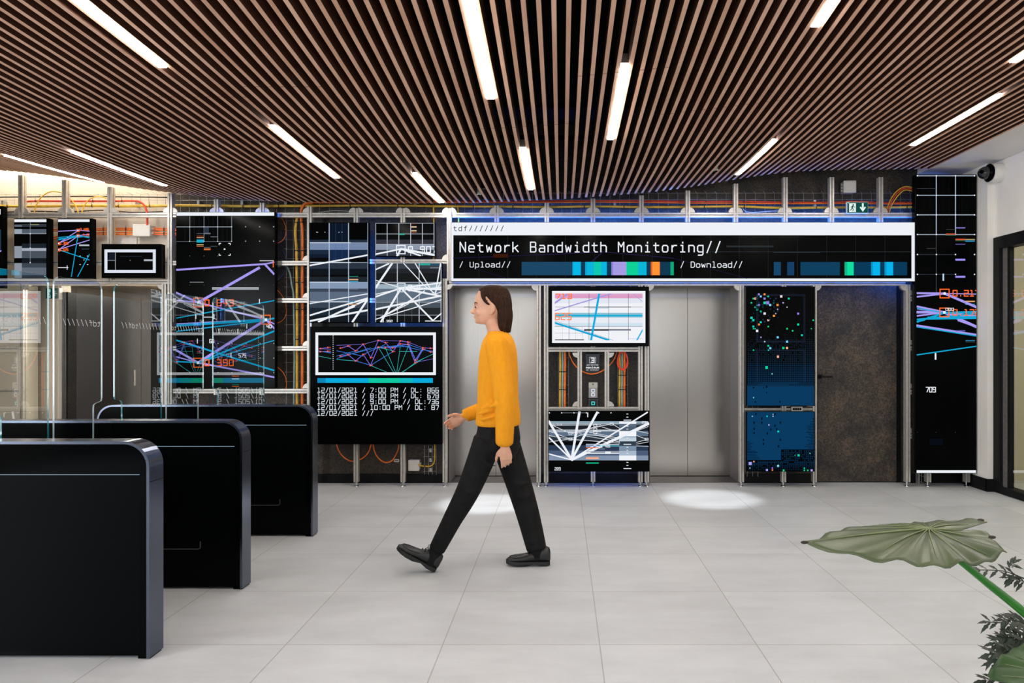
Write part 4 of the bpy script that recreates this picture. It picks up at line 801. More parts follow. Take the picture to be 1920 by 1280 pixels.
for i, lb in enumerate(('upper strand of the long orange cable pair above the wide sign screen', 'lower strand of the long orange cable pair above the wide sign screen')):
    cable(lb, [(585, 378 + 2 * i), (700, 377.5 + 2 * i), (850, 377 + 2.4 * i), (1000, 377 + 2.6 * i), (1150, 376 + 2.8 * i), (1290, 377.5 + 3 * i), (1380, 377.5 + 3.4 * i), (1470, 379 + 2.6 * i), (1560, 379 + 2.2 * i), (1600, 377.5 + 3.4 * i), (1650, 379.5 + 2.4 * i), (1716, 379.5 + 2.4 * i)], .0068, 'orange' if i else 'red', ties=[(1318, 378), (1390, 378), (1480, 379), (1700, 379)] if not i else None, Y=7.44 - .012 * i)
cable('red cable along the cream wall bending down into the white box', [(44, 379), (60, 377), (120, 377), (200, 377), (250, 376.5), (264, 379), (272, 388), (276, 402), (276, 422)], .0105, 'red', Y=7.40, ties=[(65, 377), (170, 377), (225, 377)])
cable('black cable along the top of the tray on the cream wall', [(-60, 370), (60, 369), (160, 368), (240, 369), (326, 370)], .007, 'cable_black', Y=7.44)
cable('sagging black cable just above the top aluminium beam', [(-20, 399), (60, 396), (130, 397), (190, 394), (250, 398), (320, 396)], .006, 'cable_black', Y=7.44)
cable('larger yellow cable loop over the portrait screens on the cream wall', [(64, 399), (68, 385), (77, 370), (90, 361), (102, 359), (118, 362), (132, 372), (141, 385), (147, 399)], .0062, 'yellow', Y=7.385)
cable('smaller yellow cable loop over the landscape screen on the cream wall', [(153, 399), (158, 386), (166, 375), (178, 369), (190, 369), (202, 373), (209, 382), (214, 400), (216, 430), (214, 458)], .0062, 'yellow', Y=7.385)
for i, (y, lb) in enumerate(((428, 'upper orange cable run, top strand, behind the portrait screens'), (431, 'upper orange cable run, bottom strand, behind the portrait screens'), (436, 'lower orange cable run, top strand, behind the portrait screens'), (439.5, 'lower orange cable run, bottom strand, behind the portrait screens'))):
    cable(lb, [(88, y + (3 if i < 2 else 12)), (120, y + (1 if i < 2 else 5)), (172, y + 1.4), (200, y), (250, y)], .0068, 'orange', Y=7.46, ties=[(196, y), (236, y)])
    cable(lb.replace('behind the portrait screens', 'leaving the white box toward the tall chart screen'), [(278, y - .5), (295, y), (320, y + 1), (333, y + 1)], .0068, 'orange', Y=7.46, ties=[(310, y)])
cable('yellow riser cable between tall chart and banded screen', [(558, 405), (555, 420), (554, 440), (556, 470), (556.5, 520), (557, 580), (557, 650), (557, 757), (557, 830)], .0150, 'yellow', Y=7.42, ties=[(556, 418), (556, 472), (556, 525), (557, 575), (557, 640)])
cable('thick orange riser cable bending over the top beam beside the banded screen', [(586, 380), (574, 381), (567, 388), (564.5, 400), (565, 412), (567, 430), (567.5, 470), (567, 520), (567.5, 580), (567, 660), (567, 740), (567, 830)], .0150, 'orange', Y=7.405, ties=[(565, 418), (567, 472), (567, 525), (567, 579), (567, 645)])
cable('grey teal riser cable joining the yellow one', [(517, 500), (530, 497), (538, 500), (544, 515), (547, 535), (550, 550), (551, 590), (552, 660), (551, 750), (551, 830)], .0095, 'teal', Y=7.425)
cable('upper thin orange loop beside the tall chart screen', [(526, 406), (532, 415), (536, 428), (535, 442), (528, 452), (516, 457)], .0036, 'orange', Y=7.44)
cable('lower thin orange loop beside the tall chart screen', [(516, 540), (526, 550), (533, 562), (537, 578), (536, 590), (530, 600), (518, 607)], .0036, 'orange', Y=7.44)
cable('bottom thin orange loop beside the tall chart screen', [(520, 688), (530, 697), (536, 710), (537, 722), (534, 735)], .0042, 'orange', Y=7.44)
cable('thin blue loop beside the tall chart screen', [(530, 470), (536, 482), (536, 500), (530, 515), (517, 528)], .0032, 'cable_blue', Y=7.44)
cable('short yellow cable dropping past the short chart screen', [(813, 384, 7.43), (813, 395, 7.40), (813.5, 420, 7.40), (813, 455, 7.40), (813, 500, 7.42)], .0075, 'yellow')
cable('short yellow cable dropping behind the corner of the wide sign screen', [(858, 386, 7.43), (859, 396, 7.40), (860, 425, 7.40)], .0075, 'yellow')
cable('orange cable hanging in a U under the date list screen, beside the turnstile', [(629, 818, 7.518), (630, 826), (634, 842), (643, 855), (655, 863), (668, 864), (682, 857), (692, 845), (697, 826), (698, 818, 7.518)], .0068, 'orange', Y=7.42)
cable('orange cable hanging in a U under the date list screen, near the white box', [(699, 818, 7.518), (699, 826), (702, 845), (710, 859), (722, 866.5), (734, 864), (742, 853), (747, 840), (748, 826), (748, 818, 7.518)], .0068, 'orange', Y=7.42)
cable('yellow cable bending from the small white box up behind the date list screen', [(784, 870), (790, 873), (800, 874), (808, 873), (814, 866), (815, 850), (815, 826)], .0075, 'yellow', Y=7.42, ties=[(797, 874)])
for cx, s in ((1050, 'near the first lift'), (1161.5, 'near the second lift')):
    for dx, mt, nm in ((0, 'yellow', 'yellow'), (4.6, 'teal', 'grey teal'), (9.2, 'orange', 'orange')):
        cable('upright %s cable in the pillar tray %s' % (nm, s), [(cx + dx, 650), (cx + dx + .4, 690), (cx + dx, 730), (cx + dx, 772)], .0115 if nm != 'orange' else .0125, mt, Y=7.43, ties=[(cx + dx, 696 if cx < 1100 else 731), (cx + dx, 732 if cx < 1100 else 700)])
cable('orange cable sagging in an arc under the lift capacity sign', [(1066, 655), (1069, 668), (1077, 683), (1090, 695), (1108, 701), (1126, 697), (1142, 685), (1152, 672), (1158, 655)], .0068, 'orange', Y=7.40)
b = MB()
for k in range(3):
    pts = [P(1167.5 + (10 - k) * math.cos(a) * (1 + .08 * math.sin(3 * a + k)), 676 + (18 - 1.5 * k) * math.sin(a), 7.375 + .006 * k) for a in [2 * math.pi * i / 24 for i in range(25)]]
    b.tube(pts, .0052, M['red'], 7)
tag(b.build('cable_coil'), 'coiled red orange cable hung in the pillar tray', 'cable', 'cables on the trays')
for i, (dx, mt) in enumerate(((0, 'yellow'), (3, 'red'), (6.5, 'yellow'))):
    cable(('outermost yellow', 'middle dark red', 'innermost yellow')[i] + ' strand of the cable arch beside the tall corner screen', [(1660 + dx, 402), (1664 + dx, 388), (1671 + dx, 372 + dx * .5), (1682 + dx * .6, 358 + dx), (1696, 350 + dx), (1708, 351 + dx), (1722, 356 + dx)], .0058, mt, Y=7.38)
cable('thin white cable drooping over the top beam near the exit sign', [(1393, 391), (1398, 396), (1412, 398), (1440, 396), (1465, 395)], .003, 'plastic', Y=7.42)
cable('thin white cable drooping over the top beam above the banded screen', [(596, 398), (625, 395), (655, 396), (700, 399)], .003, 'plastic', Y=7.42)

def jbox(label, r, depth=.07, Y=None, glands=()):
    x0, y0, x1, y1 = r; Y = Y or YW - depth; t = thing('junction_box', (PX((x0 + x1) / 2, Y), Y, PZ(y1, Y)), label, 'junction box', 'white junction boxes on the wall')
    X0, X1, Z1, Z0 = PX(x0, Y), PX(x1, Y), PZ(y0, Y), PZ(y1, Y)
    b = MB(); b.box(X0 + .004, X1 - .004, Y + .02, YW - .001, Z0 + .004, Z1 - .004, M['plastic']); b.build('box_body', t, bevel=.006)
    b = MB(); b.box(X0, X1, Y, Y + .0195, Z0, Z1, M['plastic']); b.build('box_lid', t, bevel=.008)
    for gx, gz, s in glands:
        g = MB(); z = PZ(gz, Y); x = X1 if s > 0 else X0; yy = Y + .045; g.tube([(x - s * .004, yy, z), (x + s * .012, yy, z)], .011, M['plastic'], 10); g.build('cable_gland', t)
    return t
jbox('white junction box on the cream wall where orange cables meet', (248, 420, 281, 443), .12, glands=[(0, 428, 1), (0, 436, 1)])
jbox('flat white cover plate on the cream wall behind the small landscape screen', (219, 443, 256, 470), .02)
jbox('small white junction box low under the date list screen', (765, 862, 786, 883), .09, glands=[(0, 870, 1)])
jbox('white junction box on the dark wall above the exit sign', (1582, 338, 1606, 361), .10, glands=[(0, 344, -1), (0, 350, -1), (0, 356, -1)])
def plate(label, r, Y):
    x0, y0, x1, y1 = r; b = MB(); b.prism(rounded(PX(x0, Y), PX(x1, Y), PZ(y1, Y), PZ(y0, Y), (.008,) * 4, 4), Y, Y + .02, 'y', M['plastic'])
    t = b.build('data_socket'); tag(t, label, 'data socket', 'small outlined data sockets')
    m = MB(); k = (x1 - x0) * .12; m.prism(rounded(PX(x0 + k, Y), PX(x1 - k, Y), PZ(y1 - k, Y), PZ(y0 + k, Y), (.006,) * 4, 4), Y - .002, Y + .001, 'y', M['bezel'])
    for i in range(3): x = PX(x0 + (x1 - x0) * (.3 + .2 * i), Y); m.box(x - .004, x + .004, Y - .004, Y - .0015, PZ((y0 + y1) / 2, Y) - .006, PZ((y0 + y1) / 2, Y) + .006, M['alu_dark'])
    m.build('socket_face', t)
plate('outlined socket plate between the two blue pixel screens', (1484, 762, 1505, 771), YP - .015)
plate('outlined socket plate above the bright screen, beside the first lift post', (1030, 533, 1043, 538.5), 7.40)
plate('outlined socket plate above the bright screen, beside the second lift post', (1181, 533, 1194, 538.5), 7.40)
plate('small socket plate beside the aluminium leg under the date list screen', (739, 861, 748, 866), 7.34)

# emergency exit signs
def exit_sign(label, r, Y, depth, panels, group='green exit signs'):
    x0, y0, x1, y1 = r; t = thing('exit_sign', (PX((x0 + x1) / 2, Y), Y, PZ(y1, Y)), label, 'exit sign', group)
    X0, X1, Z1, Z0 = PX(x0, Y), PX(x1, Y), PZ(y0, Y), PZ(y1, Y)
    b = MB(); b.box(X0, X1, Y, Y + depth, Z0, Z1, M['plastic']); b.build('sign_housing', t, bevel=.005)
    g = G((x0 + .8, y0 + 1.2, x1 - .8, y1 - 1.2), Y); w_, h_ = x1 - x0, y1 - y0
    dk, lt = '#0e4a44', '#dff2ea'
    if panels == 'dark': dk, lt = '#06322a', '#9fc4b6'
    g.rect(x0, y0, x1, y1, dk); mid = (x0 + x1) / 2
    g.rect(x0 + 4, y0 + 3, mid - 3.2, y1 - 2.6, lt)
    # running figure
    fx, fy, s = x0 + 10.2, y0 + 6.0, h_ / 22
    g.dots([fx + 1.6 * s], [fy], 1.3 * s, '#0d3a38')
    for q in ((1, 2, -.6, 6, 2.2), (-.6, 6, 1.8, 8, 1.4), (1.8, 8, .8, 11.5, 1.2), (-.6, 6, -2.2, 9, 1.4), (-2.2, 9, -4.6, 10, 1.2), (1, 2.4, 3.2, 4.4, 1.0), (3.2, 4.4, 4.8, 3.6, .9), (1, 2.4, -1.8, 3, 1.0), (-1.8, 3, -2.8, 5.2, .9)): g.line(fx + q[0] * s, fy + q[1] * s, fx + q[2] * s, fy + q[3] * s, q[4] * s, '#0d3a38')
    ax, ay = mid + w_ * .24, (y0 + y1) / 2
    if panels != 'dark':
        g.line(ax, y0 + 4, ax, y1 - 7, 3.4, lt)
        g.up(); g.raw([(ax - 5.4, ay + .6), (ax + 5.4, ay + .6), (ax, y1 - 3)], pixel(lt)); g.line(ax - 4.4, ay - .4, ax, ay + 4.4, 2.6, lt); g.line(ax + 4.4, ay - .4, ax, ay + 4.4, 2.6, lt); g.dots([x0 + 3], [y0 + 2.2], 1.0, '#58ffa0')
    else:
        g.line(mid + 2, ay, x1 - 4, ay, 1.6, lt); g.line(mid + 2, ay, mid + 6, ay - 4, 1.6, lt); g.line(mid + 2, ay, mid + 6, ay + 4, 1.6, lt)
    g.m.build('sign_face', t); return t
exit_sign('lit green exit sign with running figure and down arrow on the top beam', (1588, 378, 1628, 400), 7.27, .035, 'lit')
e = exit_sign('dim green exit sign hanging in the cream corridor behind the glass wings', (85, 539, 111, 561), 7.74, .055, 'dark')
# lift capacity sign and call panel
t = thing('capacity_sign', (PX(1111, 7.47), 7.47, PZ(700, 7.47)), 'small black sign saying 3 personnes maximum between the lifts', 'sign')
b = MB(); b.box(PX(1098, 7.47), PX(1124, 7.47), 7.47, YW - .001, PZ(699, 7.47), PZ(664, 7.47), principled('sign_black', (.006, .008, .014), .25)); b.build('sign_plate', t)
g = G((1090, 660, 1135, 705), 7.47, (1090, 650), .09375); g.box(160, 203, 290, 328, 9, '#b8bcc4'); g.text(197, 308, 82, '3', '#eef0f4', 60, 1.3, wide=58)
g.text(112, 371, 24, 'personnes', '#d4d8dc', 26, 1.2, wide=18); g.text(97, 428, 34, 'maximum', '#f0f2f4', 38, 1.4, wide=27); g.text(100, 470, 20, 'par ascenseur', '#c4c8cc', 19.6, 1.2, wide=13); g.m.build('lettering', t)
t = thing('lift_call_panel', (PX(1112, 7.46), 7.46, PZ(762, 7.46)), 'steel lift call panel with two white buttons and a teal lit square', 'call panel')
q = lambda x, y, Y=7.46: (PX(1090 + x * .09375, Y), PZ(650 + y * .09375, Y))
def pl(b, x0, y0, x1, y1, ya, yb, mat):
    a, c = q(x0, y0, ya), q(x1, y1, ya); b.box(a[0], c[0], ya, yb, c[1], a[1], mat)
b = MB(); pl(b, 148, 822, 323, 1018, 7.46, YW - .001, principled('panel_steel', (.36, .34, .32), .35, .8)); b.build('button_plate', t)
b = MB(); pl(b, 148, 712, 323, 820, 7.46, YW - .001, principled('panel_plate_pale', (.62, .60, .54), .4, .3)); b.tube([(*q(233, 748)[:1], 7.455, q(233, 748)[1]), (q(233, 748)[0], 7.461, q(233, 748)[1])], .010, M['alu_dark'], 12); b.build('key_plate', t)
for y in (878, 956):
    b = MB(); a, c = q(197, y - 36, 7.45), q(272, y + 36, 7.45); b.prism(rounded(a[0], c[0], c[1], a[1], (.008,) * 4, 4), 7.45, 7.46, 'y', emit('button_glow', (.75, .80, .90), .9)); bt = b.build('call_button', t)
    gg = G((1090, 650, 1140, 770), 7.449, (1090, 650), .09375); gg.box(216, y - 16, 254, y + 16, 7, M['bezel']); gg.line(222, y + (6 if y < 900 else -6), 235, y - (8 if y < 900 else -8), 6, M['bezel']); gg.line(235, y - (8 if y < 900 else -8), 248, y + (6 if y < 900 else -6), 6, M['bezel']); gg.m.build('button_symbol', bt)
b = MB(); pl(b, 150, 1040, 320, 1200, 7.46, YW - .001, principled('sign_black', (.006, .008, .014), .25)); rd = b.build('card_reader', t)
gg = G((1090, 650, 1140, 770), 7.459, (1090, 650), .09375); gg.box(200, 1094, 270, 1164, 15, '#4fe0dc'); gg.box(150, 1040, 320, 1210, 6, '#6a7078'); gg.m.build('reader_light', rd)

# security camera
t = thing('security_camera', (XR, 7.0, PZ(326, 7.0)), 'white and black dome security camera on the white side wall', 'security camera')
z = PZ(326, 7.0); yc = 6.96
b = MB(); b.tube([(XR - .001, yc, z), (XR - .03, yc, z), (XR - .085, yc, z), (XR - .10, yc, z)], [.095, .095, .092, .080], M['plastic'], 24); b.build('camera_base', t)
b = MB(); b.tube([(XR - .098, yc, z), (XR - .118, yc, z), (XR - .135, yc, z)], [.078, .090, .070], M['bezel'], 24); b.build('camera_collar', t)
b = MB(); b.ball((XR - .145, yc, z), .075, .062, .062, principled('camera_dome', (.004, .004, .005), .06, 0, .8), 20, 12); dm = b.build('camera_dome', t)
b = MB(); b.tube([(XR - .20, yc - .035, z), (XR - .214, yc - .045, z)], .018, M['bezel'], 14); b.build('camera_lens', dm)
# sensor pods between the slats
for px, py, Y, lb in ((892, 345, 6.7, 'small white ceiling sensor between slats before the date list screens'), (1346, 299, 6.5, 'small white ceiling sensor between slats above the second lift')):
    x = gap(PX(px, Y)); z = zc(x, Y); b = MB(); b.tube([(x, Y, z + .06), (x, Y, z - .004)], .019, M['plastic'], 14); o = b.build('ceiling_sensor'); tag(o, lb, 'ceiling sensor', 'ceiling sensors')
    m = MB(); m.ball((x, Y, z - .005), .013, .013, .012, M['bezel'], 12, 8); m.build('sensor_eye', o)

# ================================================================== turnstiles
def turnstile(y0, label, x0=-3.50, x1=-1.875, t_=.115, h=.992, wings=()):
    t = thing('turnstile', ((x0 + x1) / 2, y0 + t_ / 2, 0), label, 'turnstile', 'black turnstile cabinets')
    R = .105; y1 = y0 + t_
    out = [(x0 + .012, .012)] + arc((x0 + R + .012, h - R - .012), R, 180, 90, 8) + arc((x1 - R - .012, h - R - .012), R, 90, 0, 8) + [(x1 - .012, .012)]
    b = MB(); b.prism(out[::-1], y0 + .016, y1 - .004, 'y', M['gate_black']); b.build('cabinet_body', t)
    zl = .842; up_ = [(x0 + .012, zl)] + out[1:-1] + [(x1 - .012, zl)]
    b = MB(); b.prism(up_[::-1], y0 + .004, y0 + .0158, 'y', M['gate_black']); b.box(x1 - .046, x1 - .0125, y0 + .004, y0 + .0158, .012, zl - .0005, M['gate_black']); b.build('front_fascia', t)
    # lacquered band wrapped round the edge
    a = [(x0, .006)] + arc((x0 + R + .012, h - R - .012), R + .012, 180, 90, 10) + arc((x1 - R - .012, h - R - .012), R + .012, 90, 0, 10) + [(x1, .006)]
    n = len(a); inn = [(x0 + .013, .006)] + arc((x0 + R + .012, h - R - .012), R - .001, 180, 90, 10) + arc((x1 - R - .012, h - R - .012), R - .001, 90, 0, 10) + [(x1 - .013, .006)]
    b = MB(); vs = [(p[0], y, p[1]) for y in (y0, y1) for p in a] + [(p[0], y, p[1]) for y in (y0, y1) for p in inn]; fs = []
    for i in range(n - 1):
        fs += [(i, n + i, n + i + 1, i + 1), (i, i + 1, 2 * n + i + 1, 2 * n + i), (n + i, 3 * n + i, 3 * n + i + 1, n + i + 1)]
    fs += [(0, 2 * n, 3 * n, n), (n - 1, 2 * n - 1, 4 * n - 1, 3 * n - 1)]
    b.add(vs, fs, M['gate_edge'], False); o = b.build('edge_band', t)
    b = MB(); zj = h - .185; b.box(x1 - .0008, x1 + .0006, y0 + .001, y1 - .001, zj - .0012, zj + .0012, M['bezel']); b.build('band_joint', o)
    # recessed glass flank with a lit slot
    b = MB(); b.box(x0 + .02, x1 - .047, y0 + .0142, y0 + .0158, .03, zl - .001, M['gate_panel']); b.build('side_glass', t)
    b = MB(); b.box(x0 + .06, x1 - .05, y0 + .0045, y0 + .0115, zl - .0030, zl - .0004, emit('slot_light', (.20, .28, .36), 1.5)); b.build('light_slot', t)
    b = MB(); z = .235; g = [(x0 + .55, z), (x1 - .265, z), (x1 - .255, z + .004), (x1 - .252, z + .012), (x1 - .252, z + .045)]
    if y0 > 4: b.tube([(p[0], y0 + .0140, p[1]) for p in g], .0035, principled('grey_line', (.03, .03, .032), .4), 6); b.build('flank_line', t)  # thin grey line on the two farther cabinets
    for xx in (x0 + .03, x1 - .03):
        b = MB(); b.box(xx - .028, xx + .028, y0 + .012, y1 - .012, 0, .014, M['bezel']); b.build('base', t)
    for (a0, a1, side, zt) in wings: wing(t, y0 if side < 0 else y1, a0, a1, side, zt)
    return t
XG = -2.70
def wing(parent, ycab, ya, yb, side, zt=1.81):
    """glass leaf in the passage; ya = hinge edge at the cabinet, yb = free edge"""
    th = .0045; R = .045; zb = .22; s = 1 if yb > ya else -1; nz = 1.105; no = .075
    L = abs(yb - ya)
    # outline in (distance from hinge, z): hinge edge cut back below the notch
    u = [(no, zb), (L, zb)] + [(L - R + R * math.cos(a), zt - R + R * math.sin(a)) for a in [math.radians(9 * i) for i in range(11)]] + [(R - R * math.cos(a), zt - R + R * math.sin(a)) for a in [math.radians(90 - 9 * i) for i in range(11)]] + [(0, nz + .02), (.006, nz + .004), (.02, nz), (no - .02, nz - .006), (no - .004, nz - .014), (no, nz - .032)]
    o = [(ya + s * p[0], p[1]) for p in u]; n = len(o); b = MB()
    vs = [(XG - th, p[0], p[1]) for p in o] + [(XG + th, p[0], p[1]) for p in o]
    c1_, c2_ = list(range(n)), list(range(n, 2 * n))
    if s > 0: c1_ = c1_[::-1]
    else: c2_ = c2_[::-1]
    b.add(vs, [c1_, c2_], M['glass'])
    side_f = [(i, (i + 1) % n, n + (i + 1) % n, n + i) for i in range(n)]
    b.add(vs, [f if s < 0 else f[::-1] for f in side_f], M['glass_edge'] if side > 0 and s > 0 else M['glass_rim'])
    w = b.build('glass_wing', parent)
    h = MB()
    for z in (.35, .75): h.box(XG - .018, XG + .018, ycab - (.0 if side > 0 else .085), ycab + (.085 if side > 0 else .0), z - .05, z + .05, M['gate_edge'])
    h.build('wing_hinge', w)
    # mirrored lettering etched on the leaf: reads from the far side
    m = MB(); cap = .030; u_ = cap / 6; adv = .036; st = 'tdf///////'; y = min(ya, yb) + .02; i = 0; mat = M['etch']; z0 = 1.545
    length = L - .04; cnt = int(length / adv); y_end = max(ya, yb) - .02
    for i in range(cnt):
        ch = st[(i + (3 if s > 0 else 0)) % len(st)]
        for poly in FONT[ch]:
            for p, q in zip(poly, poly[1:]):
                A = Vector((XG + th + .0005, y_end - i * adv - p[0] * adv * .16, z0 + p[1] * u_)); B = Vector((XG + th + .0005, y_end - i * adv - q[0] * adv * .16, z0 + q[1] * u_))
                d = (B - A).normalized(); nn = Vector((0, -d.z, d.y)) * .0017; e = d * .001
                m.quad(A - e - nn, B + e - nn, B + e + nn, A - e + nn, mat)
    m.build('lettering', w)
turnstile(3.23, 'nearest and largest black turnstile cabinet of the row of three', x0=-3.52, wings=[(3.345, 3.735, 1, 1.80)])
turnstile(4.17, 'middle black turnstile cabinet between the other two', wings=[(4.17, 3.775, -1, 1.80), (4.285, 4.79, 1, 1.805)])
turnstile(5.35, 'farthest black turnstile cabinet, before the tall chart and date list screens', wings=[(5.35, 4.85, -1, 1.80), (5.50, 6.44, 1, 1.815)])
# ================================================================== the walking person
YPER = 4.62; KP = YPER / F
def Q(px, py, dy=0.0): return Vector(((px - CX) * KP, YPER + dy, H - (py - CY) * KP))
root_p = Q(945, 1060); root_p.z = 0
person = thing('person', root_p, 'person in a mustard yellow sweater and black trousers striding past the first lift', 'person')
skin = noisy('skin', (.60, .31, .20), (.68, .37, .25), 12, .5); 
sweater = noisy('mustard_knit', (.76, .30, .012), (.80, .325, .015), 60, .85, spec=.15, bump=.25, stretch=(1, 1, .5), bscale=160)
trouser = noisy('black_cotton', (.004, .004, .0043), (.0085, .0085, .009), 18, .8, spec=.2, bump=.3, bscale=30)
leather = noisy('black_leather', (.007, .007, .0075), (.013, .013, .014), 25, .38, bump=.08)
hairm = noisy('dark_brown_hair', (.010, .004, .002), (.045, .018, .007), 9, .6, spec=.12, stretch=(26, 26, 1.2), bump=.5)
def ring(c, ax, ay, n=20, e=2.0, tilt=None):
    """superellipse ring in the XY plane around c"""
    o = []
    for k in range(n):
        a = 2 * math.pi * k / n; ca, sa = math.cos(a), math.sin(a)
        v = Vector((ax * math.copysign(abs(ca) ** (2 / e), ca), ay * math.copysign(abs(sa) ** (2 / e), sa), 0))
        if tilt: v = tilt @ v
        o.append(Vector(c) + v)
    return o
def limb(b, pts, rs, mat, n=14, flat=None, cap=True):
    """tapered limb through smooth joints"""
    P3 = [Vector(p) for p in pts]; m = 6; c = spline(P3, m); r = []
    for i in range(len(P3) - 1): r += [rs[i] + (rs[i + 1] - rs[i]) * (k / m) for k in range(m)]
    r.append(rs[-1]); b.tube(c, r, mat, n)
    if cap: b.ball(c[0], r[0] * .98, r[0] * .98, r[0] * .98, mat, 12, 8); b.ball(c[-1], r[-1] * .98, r[-1] * .98, r[-1] * .98, mat, 12, 8)
def fuse(o, voxel, smooth=6, sub=False):
    r = o.modifiers.new('fuse', 'REMESH'); r.mode = 'VOXEL'; r.voxel_size = voxel; r.use_smooth_shade = True
    s = o.modifiers.new('soften', 'SMOOTH'); s.factor = .5; s.iterations = smooth
    return o
def slices(b, rows, mat, n=24, e=2.2):
    """rows: (py, px_front, px_back, half_width, dy, tilt_px)"""
    rg = []
    for r in rows:
        py, xf, xb, hw = r[:4]; dy = r[4] if len(r) > 4 else 0; tl = r[5] if len(r) > 5 else 0
        c = Q((xf + xb) / 2, py, dy); ax = (xb - xf) / 2 * KP; rr = ring(c, ax, hw, n, e)
        for v in rr: v.z += (v.x - c.x) / ax * tl * KP * -1
        rg.append(rr)
    b.loft(rg, mat)
# arms and legs (joint positions); dy < 0 is nearer the camera
NA = [Q(937, 648, -.185), Q(951, 742, -.235), Q(951, 822, -.225)]
FA = [Q(932, 648, .185), Q(922, 752, .215), Q(868, 783, .175)]
NL = [Q(922, 812, -.085), Q(884, 908, -.10), Q(824, 1022, -.11)]
FL = [Q(940, 806, .085), Q(970, 905, .06), Q(1006, 1032, .03)]
body = MB()
slices(body, [(536.5, 914, 934, .028), (540, 904, 944, .050), (546, 897, 950, .064), (554, 892.5, 953, .073), (562, 890.5, 954.5, .0765), (570, 890, 954.5, .0770), (576, 891.5, 953.5, .0755), (583, 890.5, 951, .0725), (589, 890, 946, .068), (595, 890.5, 940, .061), (600, 891.5, 934, .053), (604, 894, 929, .044), (607.5, 898, 924, .030)], skin, 24, 2.15)
body.loft([ring(Q(x, y), r, r, 16) for x, y, r in ((921, 592, .055), (925, 604, .056), (929, 616, .058), (934, 628, .066), (938, 638, .09))], skin)
# nose, lips, brow, chin, ears
body.loft([ring(Q(893, 571), .010, .008, 10), ring(Q(890, 577), .012, .010, 10), ring(Q(886.5, 583), .017, .014, 10), ring(Q(886, 586), .018, .0175, 10), ring(Q(889, 588.5), .012, .013, 10)], skin)
body.ball(Q(890.5, 592.8), .008, .021, .0055, skin); body.ball(Q(891, 596), .008, .019, .006, skin); body.ball(Q(894.5, 602.5), .015, .02, .014, skin); body.ball(Q(891.5, 569), .011, .05, .009, skin)
for s in (-1, 1):
    body.ball(Q(899, 587, s * .045), .022, .018, .022, skin)
    R = Matrix.Rotation(math.radians(-14), 3, 'Y'); body.ball(Q(925.5, 579, s * .078), .017, .0085, .031, skin, rot=R); body.ball(Q(924, 588, s * .074), .009, .008, .011, skin)
# trunk, arms, legs under the clothes
slices(body, [(632, 912, 958, .10), (645, 906, 963, .165), (668, 902, 966, .17), (700, 901, 964, .155), (735, 904, 962, .140), (770, 905, 963, .145), (800, 905, 964, .145), (822, 908, 962, .13)], skin, 24, 2.3)
limb(body, NA, [.050, .040, .027], skin); limb(body, FA, [.050, .040, .027], skin)
limb(body, [Q(926, 815, -.06)] + NL[1:], [.055, .055, .036], skin); limb(body, FL, [.070, .055, .036], skin)
limb(body, [NL[2], Q(815, 1044, -.11)], [.036, .034], skin); limb(body, [FL[2], Q(1006, 1046, .03)], [.036, .034], skin)
def hand(b, wrist, d, side, palm, curl=(.35, .5, .4), spread=.12, scale=1.0):
    """wrist point; d: wrist to knuckles, side: towards the thumb, palm: facing of the palm"""
    d, side, palm = Vector(d).normalized(), Vector(side).normalized(), Vector(palm).normalized(); side = (side - d * side.dot(d)).normalized(); palm = d.cross(side) * (1 if d.cross(side).dot(palm) > 0 else -1)
    s = scale; rg = []
    for t, hw, th in ((-.03, .025, .021), (0, .026, .0195), (.025, .033, .018), (.055, .040, .0165), (.080, .041, .0145), (.092, .038, .011)):
        c = wrist + d * t * s; rg.append([c + side * (hw * s * math.cos(2 * math.pi * k / 14)) + palm * (th * s * math.sin(2 * math.pi * k / 14)) for k in range(14)])
    b.loft(rg, skin)
    for off, L, r, cu in ((.029, .072, .0088, .8), (.0095, .080, .0092, 1.0), (-.0105, .074, .0088, 1.15), (-.029, .058, .0078, 1.3)):
        p = wrist + d * .086 * s + side * off * s; a = 0; dirv = (d + side * off * spread * 12).normalized(); pts = [p - dirv * .02 * s]; pts.append(p)
        for seg, cv in zip((.45, .32, .23), curl):
            a += cv * cu; v = (dirv * math.cos(a) + palm * math.sin(a)); p = p + v * L * seg * s; pts.append(p)
        b.tube(spline(pts, 3), [r * s * (1 - .32 * i / 12) for i in range(13)], skin, 9); b.ball(pts[-1], r * .68 * s, r * .68 * s, r * .68 * s, skin, 8, 6); b.ball(pts[1], r * 1.12 * s, r * 1.12 * s, r * 1.1 * s, skin, 8, 6)
    p = wrist + d * .020 * s + side * .022 * s; v1 = (d * .72 + side * .62 + palm * .30).normalized(); v2 = (d * .92 + side * .25 + palm * .32).normalized()
    pts = [p - side * .012 * s, p + v1 * .030 * s, p + v1 * .046 * s + v2 * .018 * s, p + v1 * .046 * s + v2 * .046 * s]
    b.tube(spline(pts, 4), [.0145 * s] * 4 + [.0128 * s] * 3 + [.0112 * s] * 3 + [.0098 * s, .009 * s, .0078 * s], skin, 10); b.ball(pts[-1], .0078 * s, .0078 * s, .0078 * s, skin, 8, 6)
wn = Q(951.5, 826, -.225); limb(body, [NA[2], wn], [.028, .026], skin, cap=False); hand(body, wn, (.10, .05, -1), (-1, -.12, -.1), (0.1, 1, 0))
wf = Q(864, 785.5, .172); limb(body, [FA[2], wf], [.028, .026], skin, cap=False); hand(body, wf, (-.90, -.08, -.46), (-.42, -.25, .88), (0, -1, -.2), curl=(.45, .6, .45))
fuse(body.build('body', person), .0052, 4)
